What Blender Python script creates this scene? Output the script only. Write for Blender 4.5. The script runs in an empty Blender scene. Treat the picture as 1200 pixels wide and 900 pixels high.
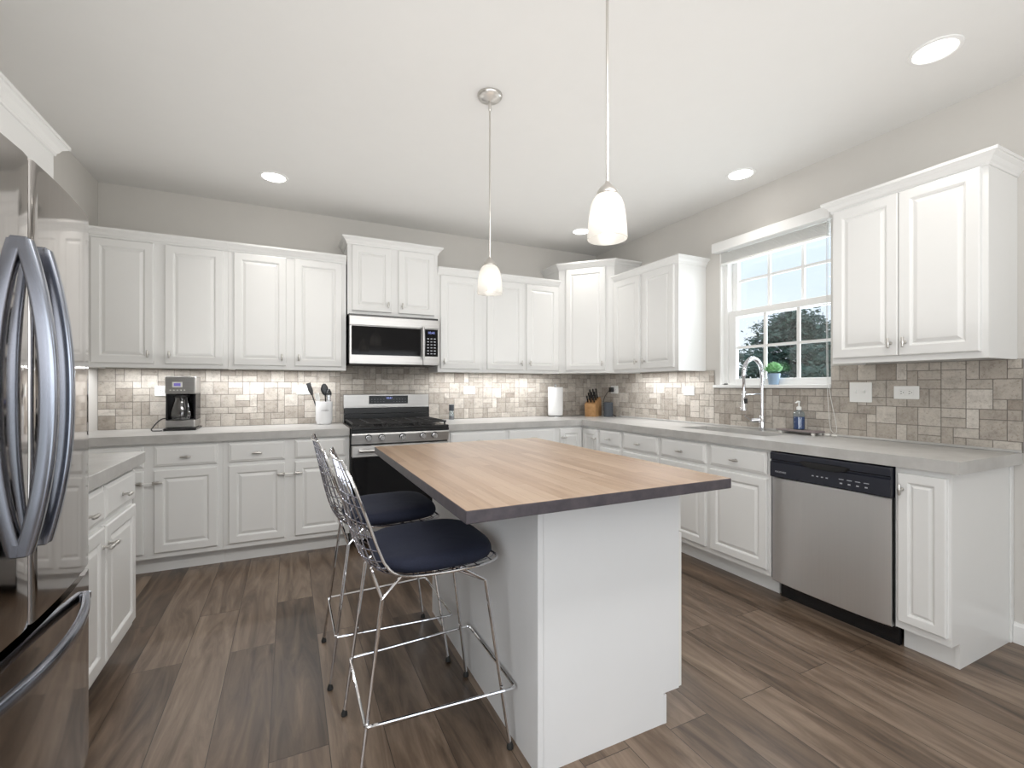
import bpy, bmesh, math, random
from mathutils import Vector, Matrix
C = bpy.context.scene
COL = C.collection
PI = math.pi
rnd = random.Random(7)

# ------------------------------------------------------------------ camera, world, light, exposure
cam_d = bpy.data.cameras.new('camera')
cam_d.sensor_width = 36.0
cam_d.lens = 540.256 / 1200 * 36.0
cam_d.shift_y = 3.05 / 1200
cam_d.clip_start = 0.02
cam = bpy.data.objects.new('camera', cam_d)
COL.objects.link(cam)
cam.location = (0, 0, 1.238)
cam.rotation_euler = (PI / 2, 0, -0.4498)
C.camera = cam

C.view_settings.view_transform = 'Standard'
C.view_settings.look = 'None'
C.view_settings.gamma = 1.0
C.view_settings.exposure = 0.10
C.view_settings.use_curve_mapping = False
C.cycles.use_denoising = True
C.cycles.max_bounces = 10
C.cycles.diffuse_bounces = 5
C.cycles.glossy_bounces = 5
C.cycles.transmission_bounces = 6
C.cycles.transparent_max_bounces = 16
C.cycles.sample_clamp_indirect = 6.0
C.cycles.caustics_reflective = False
C.cycles.caustics_refractive = False

world = bpy.data.worlds.new('sky')
C.world = world
world.use_nodes = True
wn = world.node_tree
wn.nodes.clear()
w_out = wn.nodes.new('ShaderNodeOutputWorld')
w_bg = wn.nodes.new('ShaderNodeBackground')
w_tc = wn.nodes.new('ShaderNodeTexCoord')
w_sep = wn.nodes.new('ShaderNodeSeparateXYZ')
w_cr = wn.nodes.new('ShaderNodeValToRGB')
wn.links.new(w_tc.outputs['Generated'], w_sep.inputs[0])
wn.links.new(w_sep.outputs['Z'], w_cr.inputs[0])
w_cr.color_ramp.elements[0].position = 0.0
w_cr.color_ramp.elements[0].color = (0.84, 0.92, 0.98, 1)
w_cr.color_ramp.elements[1].position = 0.42
w_cr.color_ramp.elements[1].color = (0.60, 0.77, 0.98, 1)
wn.links.new(w_cr.outputs[0], w_bg.inputs['Color'])
w_bg.inputs['Strength'].default_value = 1.12
wn.links.new(w_bg.outputs[0], w_out.inputs[0])


def area(name, loc, rot, sx, sy, power, color):
    d = bpy.data.lights.new(name, 'AREA')
    d.shape = 'RECTANGLE'
    d.size = sx
    d.size_y = sy
    d.energy = power
    d.color = color
    o = bpy.data.objects.new(name, d)
    COL.objects.link(o)
    o.location = loc
    o.rotation_euler = rot
    return o


W, R, L, H = 4.338, 3.168, -1.2565, 2.733
REAR = -3.2
# daylight through the glass door and the window of the wall behind the camera
area('rear_door_daylight', (1.3, REAR + 0.06, 1.08), (PI / 2, 0, 0), 2.9, 2.0, 19, (0.95, 0.98, 1.0))
area('rear_window_daylight', (-0.72, REAR + 0.06, 1.5), (PI / 2, 0, 0), 0.75, 1.3, 5, (0.95, 0.98, 1.0))
# added fill lights without fixtures, aimed up to brighten the ceiling
area('added_ceiling_fill', (0.95, -1.5, 1.6), (PI - 0.30, 0, 0), 3.8, 2.2, 30, (1.0, 0.985, 0.96))
area('added_island_fill', (0.95, 1.9, 1.45), (PI, 0, 0), 3.6, 4.2, 25, (1.0, 0.985, 0.96)).data.spread = math.radians(160)  # floats unseen over the island, added to even out the kitchen
# added fills: one above the view, one beside the windowless left wall
area('added_cabinet_fill', (0.75, 0.55, 2.45), (PI / 2 - 0.70, 0, 0), 2.6, 0.30, 15, (1.0, 0.98, 0.95)).data.spread = math.radians(120)
area('added_left_fill', (L + 0.06, -0.75, 1.4), (0, -PI / 2, 0), 1.6, 2.6, 44, (0.95, 0.98, 1.0))
# daylight through the kitchen window
area('kitchen_window_daylight', (R + 0.22, 2.165, 1.78), (0, PI / 2, 0), 1.0, 0.9, 12, (0.90, 0.96, 1.0))
UNDER = 2.7     # watts per metre of the strips under the wall cabinets
for nm, p, sx, rz in (('under_cabinet_strip_a', (-0.40, W - 0.17, 1.366), 1.5, 0), ('under_cabinet_strip_b', (1.83, W - 0.17, 1.366), 1.2, 0),
                      ('under_cabinet_strip_c', (R - 0.17, 3.20, 1.366), 0.75, PI / 2)):
    area(nm, p, (0, 0, rz), sx, 0.03, UNDER * sx * 1.6, (0.97, 0.985, 1.0))


# ------------------------------------------------------------------ materials
def mat(name, base=(0.8, 0.8, 0.8), rough=0.5, metal=0.0, spec=None, emit=None, estr=0.0):
    m = bpy.data.materials.new(name)
    m.use_nodes = True
    b = m.node_tree.nodes['Principled BSDF']
    b.inputs['Base Color'].default_value = (*base, 1)
    b.inputs['Roughness'].default_value = rough
    b.inputs['Metallic'].default_value = metal
    if spec is not None:
        b.inputs['Specular IOR Level'].default_value = spec
    if emit:
        b.inputs['Emission Color'].default_value = (*emit, 1)
        b.inputs['Emission Strength'].default_value = estr
    return m


def nodes(m):
    nt = m.node_tree
    return nt, nt.nodes['Principled BSDF'], (lambda a, b: nt.links.new(a, b)), (lambda t: nt.nodes.new('ShaderNode' + t))


def obj_coord(nt, scale=(1, 1, 1), rot=(0, 0, 0)):
    tc = nt.nodes.new('ShaderNodeTexCoord')
    mp = nt.nodes.new('ShaderNodeMapping')
    mp.inputs['Scale'].default_value = scale
    mp.inputs['Rotation'].default_value = rot
    nt.links.new(tc.outputs['Object'], mp.inputs[0])
    return mp.outputs[0]


def ramp(nt, fac, stops):
    r = nt.nodes.new('ShaderNodeValToRGB')
    e = r.color_ramp.elements
    while len(e) < len(stops):
        e.new(0.5)
    for k, (p, c) in enumerate(stops):
        e[k].position = p
        e[k].color = (*c, 1)
    nt.links.new(fac, r.inputs[0])
    return r.outputs[0]


def noise(nt, vec, scale, detail=4, rough=0.55):
    n = nt.nodes.new('ShaderNodeTexNoise')
    n.inputs['Scale'].default_value = scale
    n.inputs['Detail'].default_value = detail
    n.inputs['Roughness'].default_value = rough
    nt.links.new(vec, n.inputs['Vector'])
    return n.outputs['Fac']


def mixc(nt, fac, a, b, mode='MIX'):
    x = nt.nodes.new('ShaderNodeMix')
    x.data_type = 'RGBA'
    x.blend_type = mode
    for s, v in ((x.inputs[0], fac), (x.inputs[6], a), (x.inputs[7], b)):
        if hasattr(v, 'links'):
            nt.links.new(v, s)
        elif isinstance(v, (int, float)):
            s.default_value = v
        else:
            s.default_value = (*v, 1)
    return x.outputs[2]


def bump(nt, b, height, dist, strength=1.0):
    n = nt.nodes.new('ShaderNodeBump')
    n.inputs['Distance'].default_value = dist
    n.inputs['Strength'].default_value = strength
    nt.links.new(height, n.inputs['Height'])
    nt.links.new(n.outputs[0], b.inputs['Normal'])


def speckled(name, stops, scale, rough, bumpd=0.0, spec=None):
    m = mat(name, rough=rough, spec=spec)
    nt, b, lk, nn = nodes(m)
    v = obj_coord(nt)
    f = noise(nt, v, scale, 6, 0.65)
    lk(ramp(nt, f, stops), b.inputs['Base Color'])
    if bumpd:
        bump(nt, b, f, bumpd)
    return m


M = {}
M['paint'] = speckled('white_cabinet_paint', [(0.3, (0.795, 0.795, 0.785)), (0.7, (0.805, 0.805, 0.795))], 6, 0.33)
M['ceiling'] = speckled('ceiling_paint', [(0.3, (0.755, 0.75, 0.735)), (0.7, (0.765, 0.76, 0.745))], 9, 0.85)
M['wall'] = speckled('greige_wall_paint', [(0.3, (0.625, 0.605, 0.575)), (0.7, (0.635, 0.615, 0.585))], 9, 0.75)
M['trim'] = speckled('white_trim_paint', [(0.3, (0.82, 0.82, 0.81)), (0.7, (0.83, 0.83, 0.82))], 9, 0.35)
M['island_paint'] = speckled('island_paint', [(0.3, (0.775, 0.785, 0.80)), (0.7, (0.785, 0.795, 0.81))], 6, 0.35)
M['concrete'] = speckled('pale_concrete', [(0.25, (0.41, 0.40, 0.385)), (0.5, (0.485, 0.475, 0.46)), (0.75, (0.56, 0.55, 0.535))], 7, 0.32, 0.0004)
M['sink'] = speckled('concrete_basin', [(0.25, (0.40, 0.385, 0.36)), (0.75, (0.50, 0.485, 0.455))], 7, 0.4)
M['chrome'] = mat('chrome', (0.78, 0.78, 0.80), 0.07, 1.0)
M['wire'] = mat('blue_grey_chromed_wire', (0.50, 0.51, 0.58), 0.14, 1.0)
M['nickel'] = mat('brushed_nickel', (0.62, 0.60, 0.57), 0.28, 1.0)
M['blackgloss'] = mat('black_glass', (0.005, 0.005, 0.006), 0.05, 0.0, spec=0.3)
M['black'] = mat('black_enamel', (0.012, 0.012, 0.013), 0.22)
M['iron'] = mat('cast_iron', (0.020, 0.019, 0.019), 0.6)
M['rubber'] = mat('black_rubber', (0.02, 0.02, 0.02), 0.7)
M['plastic'] = mat('white_plastic', (0.84, 0.84, 0.82), 0.35)
M['dwblack'] = mat('dark_blue_black_plastic', (0.018, 0.020, 0.030), 0.25)
M['grey_text'] = mat('grey_lettering', (0.45, 0.46, 0.50), 0.5)
M['dark_text'] = mat('dark_lettering', (0.12, 0.12, 0.13), 0.5)
M['display'] = mat('blue_display', (0.02, 0.02, 0.03), 0.3, emit=(0.35, 0.42, 1.0), estr=0.9)
M['lcd'] = mat('violet_display', (0.1, 0.09, 0.25), 0.3, emit=(0.25, 0.20, 0.65), estr=0.45)
M['ceramic'] = mat('white_ceramic', (0.82, 0.82, 0.83), 0.15)
M['paper'] = speckled('paper_towel', [(0.3, (0.87, 0.87, 0.87)), (0.7, (0.9, 0.9, 0.9))], 60, 0.9)
M['fabric_grey'] = speckled('dark_grey_fabric', [(0.3, (0.045, 0.052, 0.062)), (0.7, (0.075, 0.083, 0.095))], 300, 0.9)
M['tray'] = speckled('mauve_grey_wood', [(0.3, (0.20, 0.165, 0.165)), (0.7, (0.28, 0.24, 0.24))], 30, 0.5)
M['pot'] = mat('blue_grey_glaze', (0.30, 0.42, 0.56), 0.3)
M['pebble'] = mat('white_pebble', (0.75, 0.74, 0.70), 0.6)
M['bark'] = speckled('bark', [(0.3, (0.05, 0.04, 0.03)), (0.7, (0.10, 0.08, 0.06))], 20, 0.9)
M['lawn'] = speckled('lawn', [(0.3, (0.05, 0.10, 0.03)), (0.7, (0.09, 0.16, 0.05))], 8, 0.95)
M['knob_steel'] = mat('polished_steel', (0.70, 0.70, 0.71), 0.18, 1.0)
M['grout'] = speckled('grout', [(0.3, (0.20, 0.18, 0.16)), (0.7, (0.25, 0.23, 0.21))], 40, 0.95)


def steel(name, base, rough, axis, amount=0.25, aniso=0.8, arot=0.25):
    m = mat(name, base, rough, 1.0)
    nt, b, lk, nn = nodes(m)
    sc = [260, 260, 260]
    sc[axis] = 2.0
    f = noise(nt, obj_coord(nt, sc), 1.0, 3, 0.6)
    lk(ramp(nt, f, [(0.3, tuple(x * (1 - amount * 0.3) for x in base)), (0.7, tuple(min(1, x * (1 + amount * 0.3)) for x in base))]), b.inputs['Base Color'])
    r = nn('MapRange')
    r.inputs[3].default_value = rough * 0.94
    r.inputs[4].default_value = rough * 1.06
    lk(f, r.inputs[0])
    lk(r.outputs[0], b.inputs['Roughness'])
    tg = nn('Tangent')
    tg.direction_type = 'RADIAL'
    tg.axis = 'Z'
    lk(tg.outputs[0], b.inputs['Tangent'])
    b.inputs['Anisotropic'].default_value = aniso
    b.inputs['Anisotropic Rotation'].default_value = arot
    return m


M['steel_v'] = steel('brushed_steel_upright_grain', (0.84, 0.845, 0.855), 0.37, 2, 0.05)
M['steel_h'] = steel('brushed_steel_level_grain', (0.52, 0.515, 0.51), 0.34, 0)
M['fridge'] = steel('dark_polished_steel', (0.49, 0.465, 0.45), 0.07, 2, 0.12, 0.0)
M['fridge_side'] = mat('fridge_grey_side', (0.10, 0.10, 0.105), 0.45)
M['fridge_handle'] = mat('blue_grey_polished_steel', (0.36, 0.385, 0.45), 0.20, 1.0)


def glass_pane():
    m = bpy.data.materials.new('window_glass')
    m.use_nodes = True
    nt = m.node_tree
    nt.nodes.clear()
    o = nt.nodes.new('ShaderNodeOutputMaterial')
    mx = nt.nodes.new('ShaderNodeMixShader')
    t = nt.nodes.new('ShaderNodeBsdfTransparent')
    g = nt.nodes.new('ShaderNodeBsdfGlossy')
    g.inputs['Roughness'].default_value = 0.02
    mx.inputs[0].default_value = 0.05
    nt.links.new(t.outputs[0], mx.inputs[1])
    nt.links.new(g.outputs[0], mx.inputs[2])
    nt.links.new(mx.outputs[0], o.inputs[0])
    return m


def clear_glass(name, tint, gloss):
    m = glass_pane()
    m.name = name
    for n in m.node_tree.nodes:
        if n.type == 'BSDF_TRANSPARENT':
            n.inputs[0].default_value = (*tint, 1)
        if n.type == 'MIX_SHADER':
            n.inputs[0].default_value = gloss
    return m


M['glass'] = glass_pane()
M['carafe'] = clear_glass('carafe_glass', (0.72, 0.70, 0.70), 0.18)
M['bottle'] = clear_glass('bottle_glass', (0.80, 0.88, 0.92), 0.12)
M['soap'] = mat('blue_soap', (0.010, 0.055, 0.20), 0.1)
M['cord_clear'] = mat('pale_cord', (0.72, 0.72, 0.70), 0.5)


def frosted():
    m = bpy.data.materials.new('frosted_shade_glass')
    m.use_nodes = True
    nt = m.node_tree
    nt.nodes.clear()
    o = nt.nodes.new('ShaderNodeOutputMaterial')
    a = nt.nodes.new('ShaderNodeBsdfTranslucent')
    a.inputs[0].default_value = (0.50, 0.485, 0.46, 1)
    d = nt.nodes.new('ShaderNodeBsdfDiffuse')
    d.inputs[0].default_value = (0.66, 0.645, 0.62, 1)
    g = nt.nodes.new('ShaderNodeBsdfGlossy')
    g.inputs['Roughness'].default_value = 0.15
    m1 = nt.nodes.new('ShaderNodeMixShader')
    m1.inputs[0].default_value = 0.45
    m2 = nt.nodes.new('ShaderNodeMixShader')
    m2.inputs[0].default_value = 0.05
    nt.links.new(a.outputs[0], m1.inputs[1])
    nt.links.new(d.outputs[0], m1.inputs[2])
    nt.links.new(m1.outputs[0], m2.inputs[1])
    nt.links.new(g.outputs[0], m2.inputs[2])
    nt.links.new(m2.outputs[0], o.inputs[0])
    return m


M['frosted'] = frosted()
M['bulb'] = mat('lit_bulb', (1, 1, 1), 0.4, emit=(1.0, 0.96, 0.90), estr=6.5)
M['lens'] = mat('lit_downlight_lens', (1, 1, 1), 0.4, emit=(1.0, 0.97, 0.93), estr=7.0)


def tile_mat():
    m = mat('travertine_tile', rough=0.7, spec=0.25)
    nt, b, lk, nn = nodes(m)
    at = nn('Attribute')
    at.attribute_name = 'tint'
    v = obj_coord(nt)
    n1 = noise(nt, v, 22, 5, 0.7)
    n2 = noise(nt, v, 90, 4, 0.75)
    base = ramp(nt, at.outputs['Fac'], [(0.0, (0.335, 0.295, 0.255)), (0.35, (0.43, 0.39, 0.345)), (0.7, (0.525, 0.485, 0.435)), (1.0, (0.65, 0.61, 0.56))])
    mot = ramp(nt, n1, [(0.3, (0.70, 0.69, 0.68)), (0.5, (1, 1, 1)), (0.75, (1.18, 1.17, 1.16))])
    pit = ramp(nt, n2, [(0.32, (0.66, 0.63, 0.60)), (0.46, (1, 1, 1))])
    c = mixc(nt, 0.85, base, mot, 'MULTIPLY')
    c = mixc(nt, 0.8, c, pit, 'MULTIPLY')
    lk(c, b.inputs['Base Color'])
    bump(nt, b, n2, 0.0015, 0.6)
    return m


M['tile'] = tile_mat()


def plank_mat(name, width, length, c_dark, c_mid, c_light, joint, rough, grain, gap, tone=0.30, shift=0.0, stops=(0.28, 0.50, 0.78)):
    # boards run along Y
    m = mat(name, rough=rough)
    nt, b, lk, nn = nodes(m)
    v = obj_coord(nt, (1, 1, 1), (0, 0, PI / 2))
    v.node.inputs['Location'].default_value = (0, shift, 0)
    br = nn('TexBrick')
    br.offset = 0.37
    br.offset_frequency = 2
    br.squash = 1.0
    br.inputs['Color1'].default_value = (0, 0, 0, 1)
    br.inputs['Color2'].default_value = (1, 1, 1, 1)
    br.inputs['Mortar'].default_value = (0.5, 0.5, 0.5, 1)
    br.inputs['Scale'].default_value = 1.0
    br.inputs['Mortar Size'].default_value = gap
    br.inputs['Mortar Smooth'].default_value = 0.1
    br.inputs['Bias'].default_value = 0.0
    br.inputs['Brick Width'].default_value = length
    br.inputs['Row Height'].default_value = width
    lk(v, br.inputs['Vector'])
    # grain follows the board, shifted from board to board
    sep = nn('SeparateColor')
    lk(br.outputs['Color'], sep.inputs[0])
    tc = nn('TexCoord')
    mul = nn('VectorMath')
    mul.operation = 'MULTIPLY'
    mul.inputs[1].default_value = grain
    lk(tc.outputs['Object'], mul.inputs[0])
    add = nn('VectorMath')
    add.operation = 'ADD'
    comb = nn('CombineXYZ')
    mm = nn('Math')
    mm.operation = 'MULTIPLY'
    mm.inputs[1].default_value = 37.0
    lk(sep.outputs[0], mm.inputs[0])
    lk(mm.outputs[0], comb.inputs[1])
    lk(mm.outputs[0], comb.inputs[2])
    lk(mul.outputs[0], add.inputs[0])
    lk(comb.outputs[0], add.inputs[1])
    g = nn('TexNoise')
    g.inputs['Scale'].default_value = 1.0
    g.inputs['Detail'].default_value = 7
    g.inputs['Roughness'].default_value = 0.62
    g.inputs['Distortion'].default_value = 1.1
    lk(add.outputs[0], g.inputs['Vector'])
    mixf = nn('Math')
    mixf.operation = 'MULTIPLY_ADD'
    mixf.inputs[1].default_value = tone
    lk(sep.outputs[0], mixf.inputs[0])
    sc = nn('Math')
    sc.operation = 'MULTIPLY'
    sc.inputs[1].default_value = 1.0 - tone * 0.75
    lk(g.outputs['Fac'], sc.inputs[0])
    lk(sc.outputs[0], mixf.inputs[2])
    col = ramp(nt, mixf.outputs[0], [(stops[0], c_dark), (stops[1], c_mid), (stops[2], c_light)])
    col = mixc(nt, br.outputs['Fac'], col, joint)
    lk(col, b.inputs['Base Color'])
    rr = nn('MapRange')
    rr.inputs[3].default_value = rough * 0.8
    rr.inputs[4].default_value = rough * 1.25
    lk(g.outputs['Fac'], rr.inputs[0])
    lk(rr.outputs[0], b.inputs['Roughness'])
    inv = nn('Math')
    inv.operation = 'SUBTRACT'
    inv.inputs[0].default_value = 1.0
    lk(br.outputs['Fac'], inv.inputs[1])
    bump(nt, b, inv.outputs[0], 0.001, 0.7)
    return m


M['floor'] = plank_mat('dark_oak_planks', 0.1857, 1.25, (0.042, 0.027, 0.017), (0.142, 0.098, 0.068), (0.295, 0.222, 0.165), (0.045, 0.032, 0.024), 0.34, (13, 1.5, 1), 0.0014, 0.20, 0.062, (0.32, 0.52, 0.76))
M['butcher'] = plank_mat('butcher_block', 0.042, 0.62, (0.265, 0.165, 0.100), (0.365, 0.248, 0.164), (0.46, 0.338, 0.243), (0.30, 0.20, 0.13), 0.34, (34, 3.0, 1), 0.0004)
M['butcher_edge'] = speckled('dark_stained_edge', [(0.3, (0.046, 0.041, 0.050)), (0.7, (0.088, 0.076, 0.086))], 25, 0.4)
M['block_wood'] = speckled('oiled_beech', [(0.3, (0.36, 0.19, 0.075)), (0.7, (0.50, 0.29, 0.13))], 25, 0.4)
M['navy'] = speckled('navy_wool', [(0.3, (0.004, 0.006, 0.018)), (0.7, (0.010, 0.014, 0.036))], 220, 0.85, 0.0006)
M['navy'].node_tree.nodes['Principled BSDF'].inputs['Sheen Weight'].default_value = 0.03
M['navy'].node_tree.nodes['Principled BSDF'].inputs['Sheen Tint'].default_value = (0.25, 0.33, 0.6, 1)
M['succulent'] = speckled('succulent_leaf', [(0.3, (0.10, 0.32, 0.10)), (0.7, (0.30, 0.58, 0.28))], 40, 0.5)


def leaf_mat():
    m = mat('dark_evergreen_leaf', rough=0.6)
    nt, b, lk, nn = nodes(m)
    f = noise(nt, obj_coord(nt), 2.3, 5, 0.7)
    lk(ramp(nt, f, [(0.35, (0.055, 0.092, 0.068)), (0.55, (0.095, 0.155, 0.108)), (0.75, (0.16, 0.24, 0.145))]), b.inputs['Base Color'])
    return m


M['leaf'] = leaf_mat()


# ------------------------------------------------------------------ geometry helpers
class MB:
    """collects shapes in one bmesh; build() links them as one mesh object"""

    def __init__(self, mtx=None):
        self.bm = bmesh.new()
        self.m = mtx or Matrix.Identity(4)

    def v(self, p):
        return self.bm.verts.new(self.m @ Vector(p))

    def f(self, vs, smooth=False):
        try:
            q = self.bm.faces.new(vs)
            q.smooth = smooth
            return q
        except ValueError:
            return None

    def box(self, x0, x1, y0, y1, z0, z1, bev=0.0, seg=1):
        vs = [self.v((x, y, z)) for x in (x0, x1) for y in (y0, y1) for z in (z0, z1)]
        fs = [self.f([vs[i] for i in q]) for q in ((0, 1, 3, 2), (4, 6, 7, 5), (0, 4, 5, 1), (2, 3, 7, 6), (0, 2, 6, 4), (1, 5, 7, 3))]
        if bev:
            es = list({e for q in fs for e in q.edges})
            bmesh.ops.bevel(self.bm, geom=es, offset=bev, segments=seg, affect='EDGES', profile=0.5)
        return self

    def prism(self, poly, z0, z1, bev=0.0):
        a = [self.v((x, y, z0)) for x, y in poly]
        b = [self.v((x, y, z1)) for x, y in poly]
        n = len(poly)
        fs = [self.f(a[::-1]), self.f(b)]
        fs += [self.f([a[i], a[(i + 1) % n], b[(i + 1) % n], b[i]]) for i in range(n)]
        if bev:
            es = list({e for q in fs for e in q.edges})
            bmesh.ops.bevel(self.bm, geom=es, offset=bev, segments=1, affect='EDGES')
        return self

    def prism_x(self, poly, x0, x1):
        """polygon in (y, z) drawn out along x"""
        a = [self.v((x0, y, z)) for y, z in poly]
        b = [self.v((x1, y, z)) for y, z in poly]
        n = len(poly)
        self.f(a[::-1]), self.f(b)
        for i in range(n):
            self.f([a[i], a[(i + 1) % n], b[(i + 1) % n], b[i]])
        return self

    def rings(self, loops, cap0=True, cap1=True, smooth=False, closed=True):
        """skin successive loops of equal length"""
        vs = [[self.v(p) for p in lp] for lp in loops]
        n = len(vs[0])
        for a, b in zip(vs, vs[1:]):
            for i in range(n if closed else n - 1):
                j = (i + 1) % n
                self.f([a[i], a[j], b[j], b[i]], smooth)
        if cap0:
            self.f(vs[0][::-1])
        if cap1:
            self.f(vs[-1])
        return self

    def lathe(self, prof, cx=0, cy=0, n=24, smooth=True, cap0=True, cap1=True):
        loops = [[(cx + r * math.cos(2 * PI * k / n), cy + r * math.sin(2 * PI * k / n), z) for k in range(n)] for r, z in prof]
        return self.rings(loops, cap0, cap1, smooth)

    def tube(self, pts, r, n=8, closed=False, caps=True):
        pts = [Vector(p) for p in pts]
        k = len(pts)
        rr = r if isinstance(r, (list, tuple)) else [r] * k
        tan = []
        for i in range(k):
            if closed:
                t = pts[(i + 1) % k] - pts[i - 1]
            else:
                t = pts[min(i + 1, k - 1)] - pts[max(i - 1, 0)]
            tan.append(t.normalized() if t.length > 1e-9 else Vector((0, 0, 1)))
        up = Vector((0, 0, 1)) if abs(tan[0].z) < 0.9 else Vector((1, 0, 0))
        nrm = (up - tan[0] * up.dot(tan[0])).normalized()
        loops = []
        for i in range(k):
            nrm = (nrm - tan[i] * nrm.dot(tan[i]))
            nrm = nrm.normalized() if nrm.length > 1e-9 else tan[i].orthogonal().normalized()
            bn = tan[i].cross(nrm)
            loops.append([pts[i] + (nrm * math.cos(2 * PI * j / n) + bn * math.sin(2 * PI * j / n)) * rr[i] for j in range(n)])
        if closed:
            loops.append(loops[0])
            return self.rings(loops, False, False, True)
        return self.rings(loops, caps, caps, True)

    def ball(self, c, r, n=12, sq=(1, 1, 1)):
        prof = []
        h = n // 2
        loops = []
        for i in range(1, h):
            a = PI * i / h
            loops.append([(c[0] + sq[0] * r * math.sin(a) * math.cos(2 * PI * k / n), c[1] + sq[1] * r * math.sin(a) * math.sin(2 * PI * k / n), c[2] - sq[2] * r * math.cos(a)) for k in range(n)])
        return self.rings(loops, True, True, True)

    def build(self, name, m, parent=None, recalc=True, sharp=35):
        if recalc:
            bmesh.ops.recalc_face_normals(self.bm, faces=self.bm.faces)
        me = bpy.data.meshes.new(name)
        self.bm.to_mesh(me)
        self.bm.free()
        mats = m if isinstance(m, (list, tuple)) else [m]
        for x in mats:
            me.materials.append(x)
        if any(p.use_smooth for p in me.polygons):
            me.set_sharp_from_angle(angle=math.radians(sharp))
        o = bpy.data.objects.new(name, me)
        COL.objects.link(o)
        if parent:
            o.parent = parent
        return o


def tag(o, label, cat, group=None):
    o['label'] = label
    o['category'] = cat
    if group:
        o['group'] = group
    return o


def thing(name, label, cat, loc=(0, 0, 0), rz=0.0, group=None):
    o = bpy.data.objects.new(name, None)
    o.empty_display_size = 0.1
    COL.objects.link(o)
    o.location = loc
    o.rotation_euler = (0, 0, rz)
    return tag(o, label, cat, group)


def struct(name, mb, m, parent=None):
    o = mb.build(name, m, parent)
    if not parent:
        o['kind'] = 'structure'
    return o


def smooth_path(pts, sub=6, closed=False):
    """Catmull-Rom through pts"""
    P = [Vector(p) for p in pts]
    n = len(P)
    out = []
    for i in range(n if closed else n - 1):
        p0 = P[(i - 1) % n] if closed or i > 0 else P[0] * 2 - P[1]
        p1 = P[i]
        p2 = P[(i + 1) % n]
        p3 = P[(i + 2) % n] if closed or i + 2 < n else P[-1] * 2 - P[-2]
        for s in range(sub):
            t = s / sub
            out.append(0.5 * ((2 * p1) + (p2 - p0) * t + (2 * p0 - 5 * p1 + 4 * p2 - p3) * t * t + (3 * p1 - p0 - 3 * p2 + p3) * t * t * t))
    if not closed:
        out.append(P[-1])
    return out


def text(name, body, size, m, parent, mtx, depth=0.0004):
    cu = bpy.data.curves.new(name, 'FONT')
    cu.body = body
    cu.size = size
    cu.align_x = 'CENTER'
    cu.align_y = 'CENTER'
    cu.extrude = depth
    tmp = bpy.data.objects.new(name, cu)
    COL.objects.link(tmp)
    bpy.context.view_layer.update()
    me = bpy.data.meshes.new_from_object(tmp)
    bpy.data.objects.remove(tmp)
    me.materials.clear()
    me.materials.append(m)
    o = bpy.data.objects.new(name, me)
    COL.objects.link(o)
    if parent:
        o.parent = parent
    o.matrix_local = mtx
    return o


FRONT = Matrix.Rotation(PI / 2, 4, 'X')      # lettering that stands up and faces -Y


def rect(x0, x1, z0, z1, d, y):
    return [(x0 + d, y, z0 + d), (x1 - d, y, z0 + d), (x1 - d, y, z1 - d), (x0 + d, y, z1 - d)]


def raised_door(x0, x1, z0, z1, parent, m=None, name='door', rail=0.052):
    """raised-panel door in front of y=0, facing -Y"""
    k = min(1.0, (x1 - x0) / 0.26)
    r = rail * k
    pr = [(0, 0), (0, -0.015), (0.0025, -0.0185), (0.006, -0.020), (r - 0.004, -0.020), (r + 0.002, -0.0165), (r + 0.006, -0.0105), (r + 0.010, -0.0105), (r + 0.026 * k, -0.0175), (r + 0.029 * k, -0.018)]
    mb = MB()
    mb.rings([rect(x0, x1, z0, z1, d, y) for d, y in pr])
    return mb.build(name, m or M['paint'], parent)


def drawer_front(x0, x1, z0, z1, parent, m=None, name='drawer'):
    pr = [(0, 0), (0, -0.012), (0.004, -0.0155), (0.012, -0.0175), (0.016, -0.020)]
    mb = MB()
    mb.rings([rect(x0, x1, z0, z1, d, y) for d, y in pr])
    return mb.build(name, m or M['paint'], parent)


def t_knob(x, z, parent, upright=True, name='knob', y0=-0.020):
    mb = MB()
    mb.tube([(x, y0 + 0.002, z), (x, y0 - 0.004, z), (x, y0 - 0.004, z), (x, y0 - 0.026, z)], [0.008, 0.008, 0.0048, 0.0048], 10)
    a = (0, 0, 1) if upright else (1, 0, 0)
    h = 0.026 if upright else 0.032
    pts = [(x + a[0] * t * h, y0 - 0.028, z + a[2] * t * h) for t in (-1, -0.75, -0.35, 0, 0.35, 0.75, 1)]
    mb.tube(pts, [0.004, 0.0065, 0.0055, 0.0085, 0.0055, 0.0065, 0.004], 10)
    return mb.build(name, M['nickel'], parent)


def crown(path, z, prof, parent, name='crown_moulding', m=None):
    """moulding along an open plan path (outward is to the right of the walking direction)"""
    P = [Vector((p[0], p[1])) for p in path]
    nrm = []
    for a, b in zip(P, P[1:]):
        d = (b - a).normalized()
        nrm.append(Vector((d.y, -d.x)))
    off = []
    for i in range(len(P)):
        if i == 0:
            off.append(nrm[0])
        elif i == len(P) - 1:
            off.append(nrm[-1])
        else:
            s = nrm[i - 1] + nrm[i]
            off.append(s / (1 + nrm[i - 1].dot(nrm[i])))
    mb = MB()
    loops = []
    for p, o in zip(P, off):
        loops.append([(p.x + o.x * u, p.y + o.y * u, z + v) for u, v in prof])
    mb.rings(loops)
    return mb.build(name, m or M['paint'], parent)


CROWN = [(-0.012, 0.0), (0.006, 0.0), (0.008, 0.012), (0.014, 0.018), (0.022, 0.034), (0.036, 0.044), (0.038, 0.047), (0.044, 0.048), (0.044, 0.062), (-0.012, 0.062)]


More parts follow.
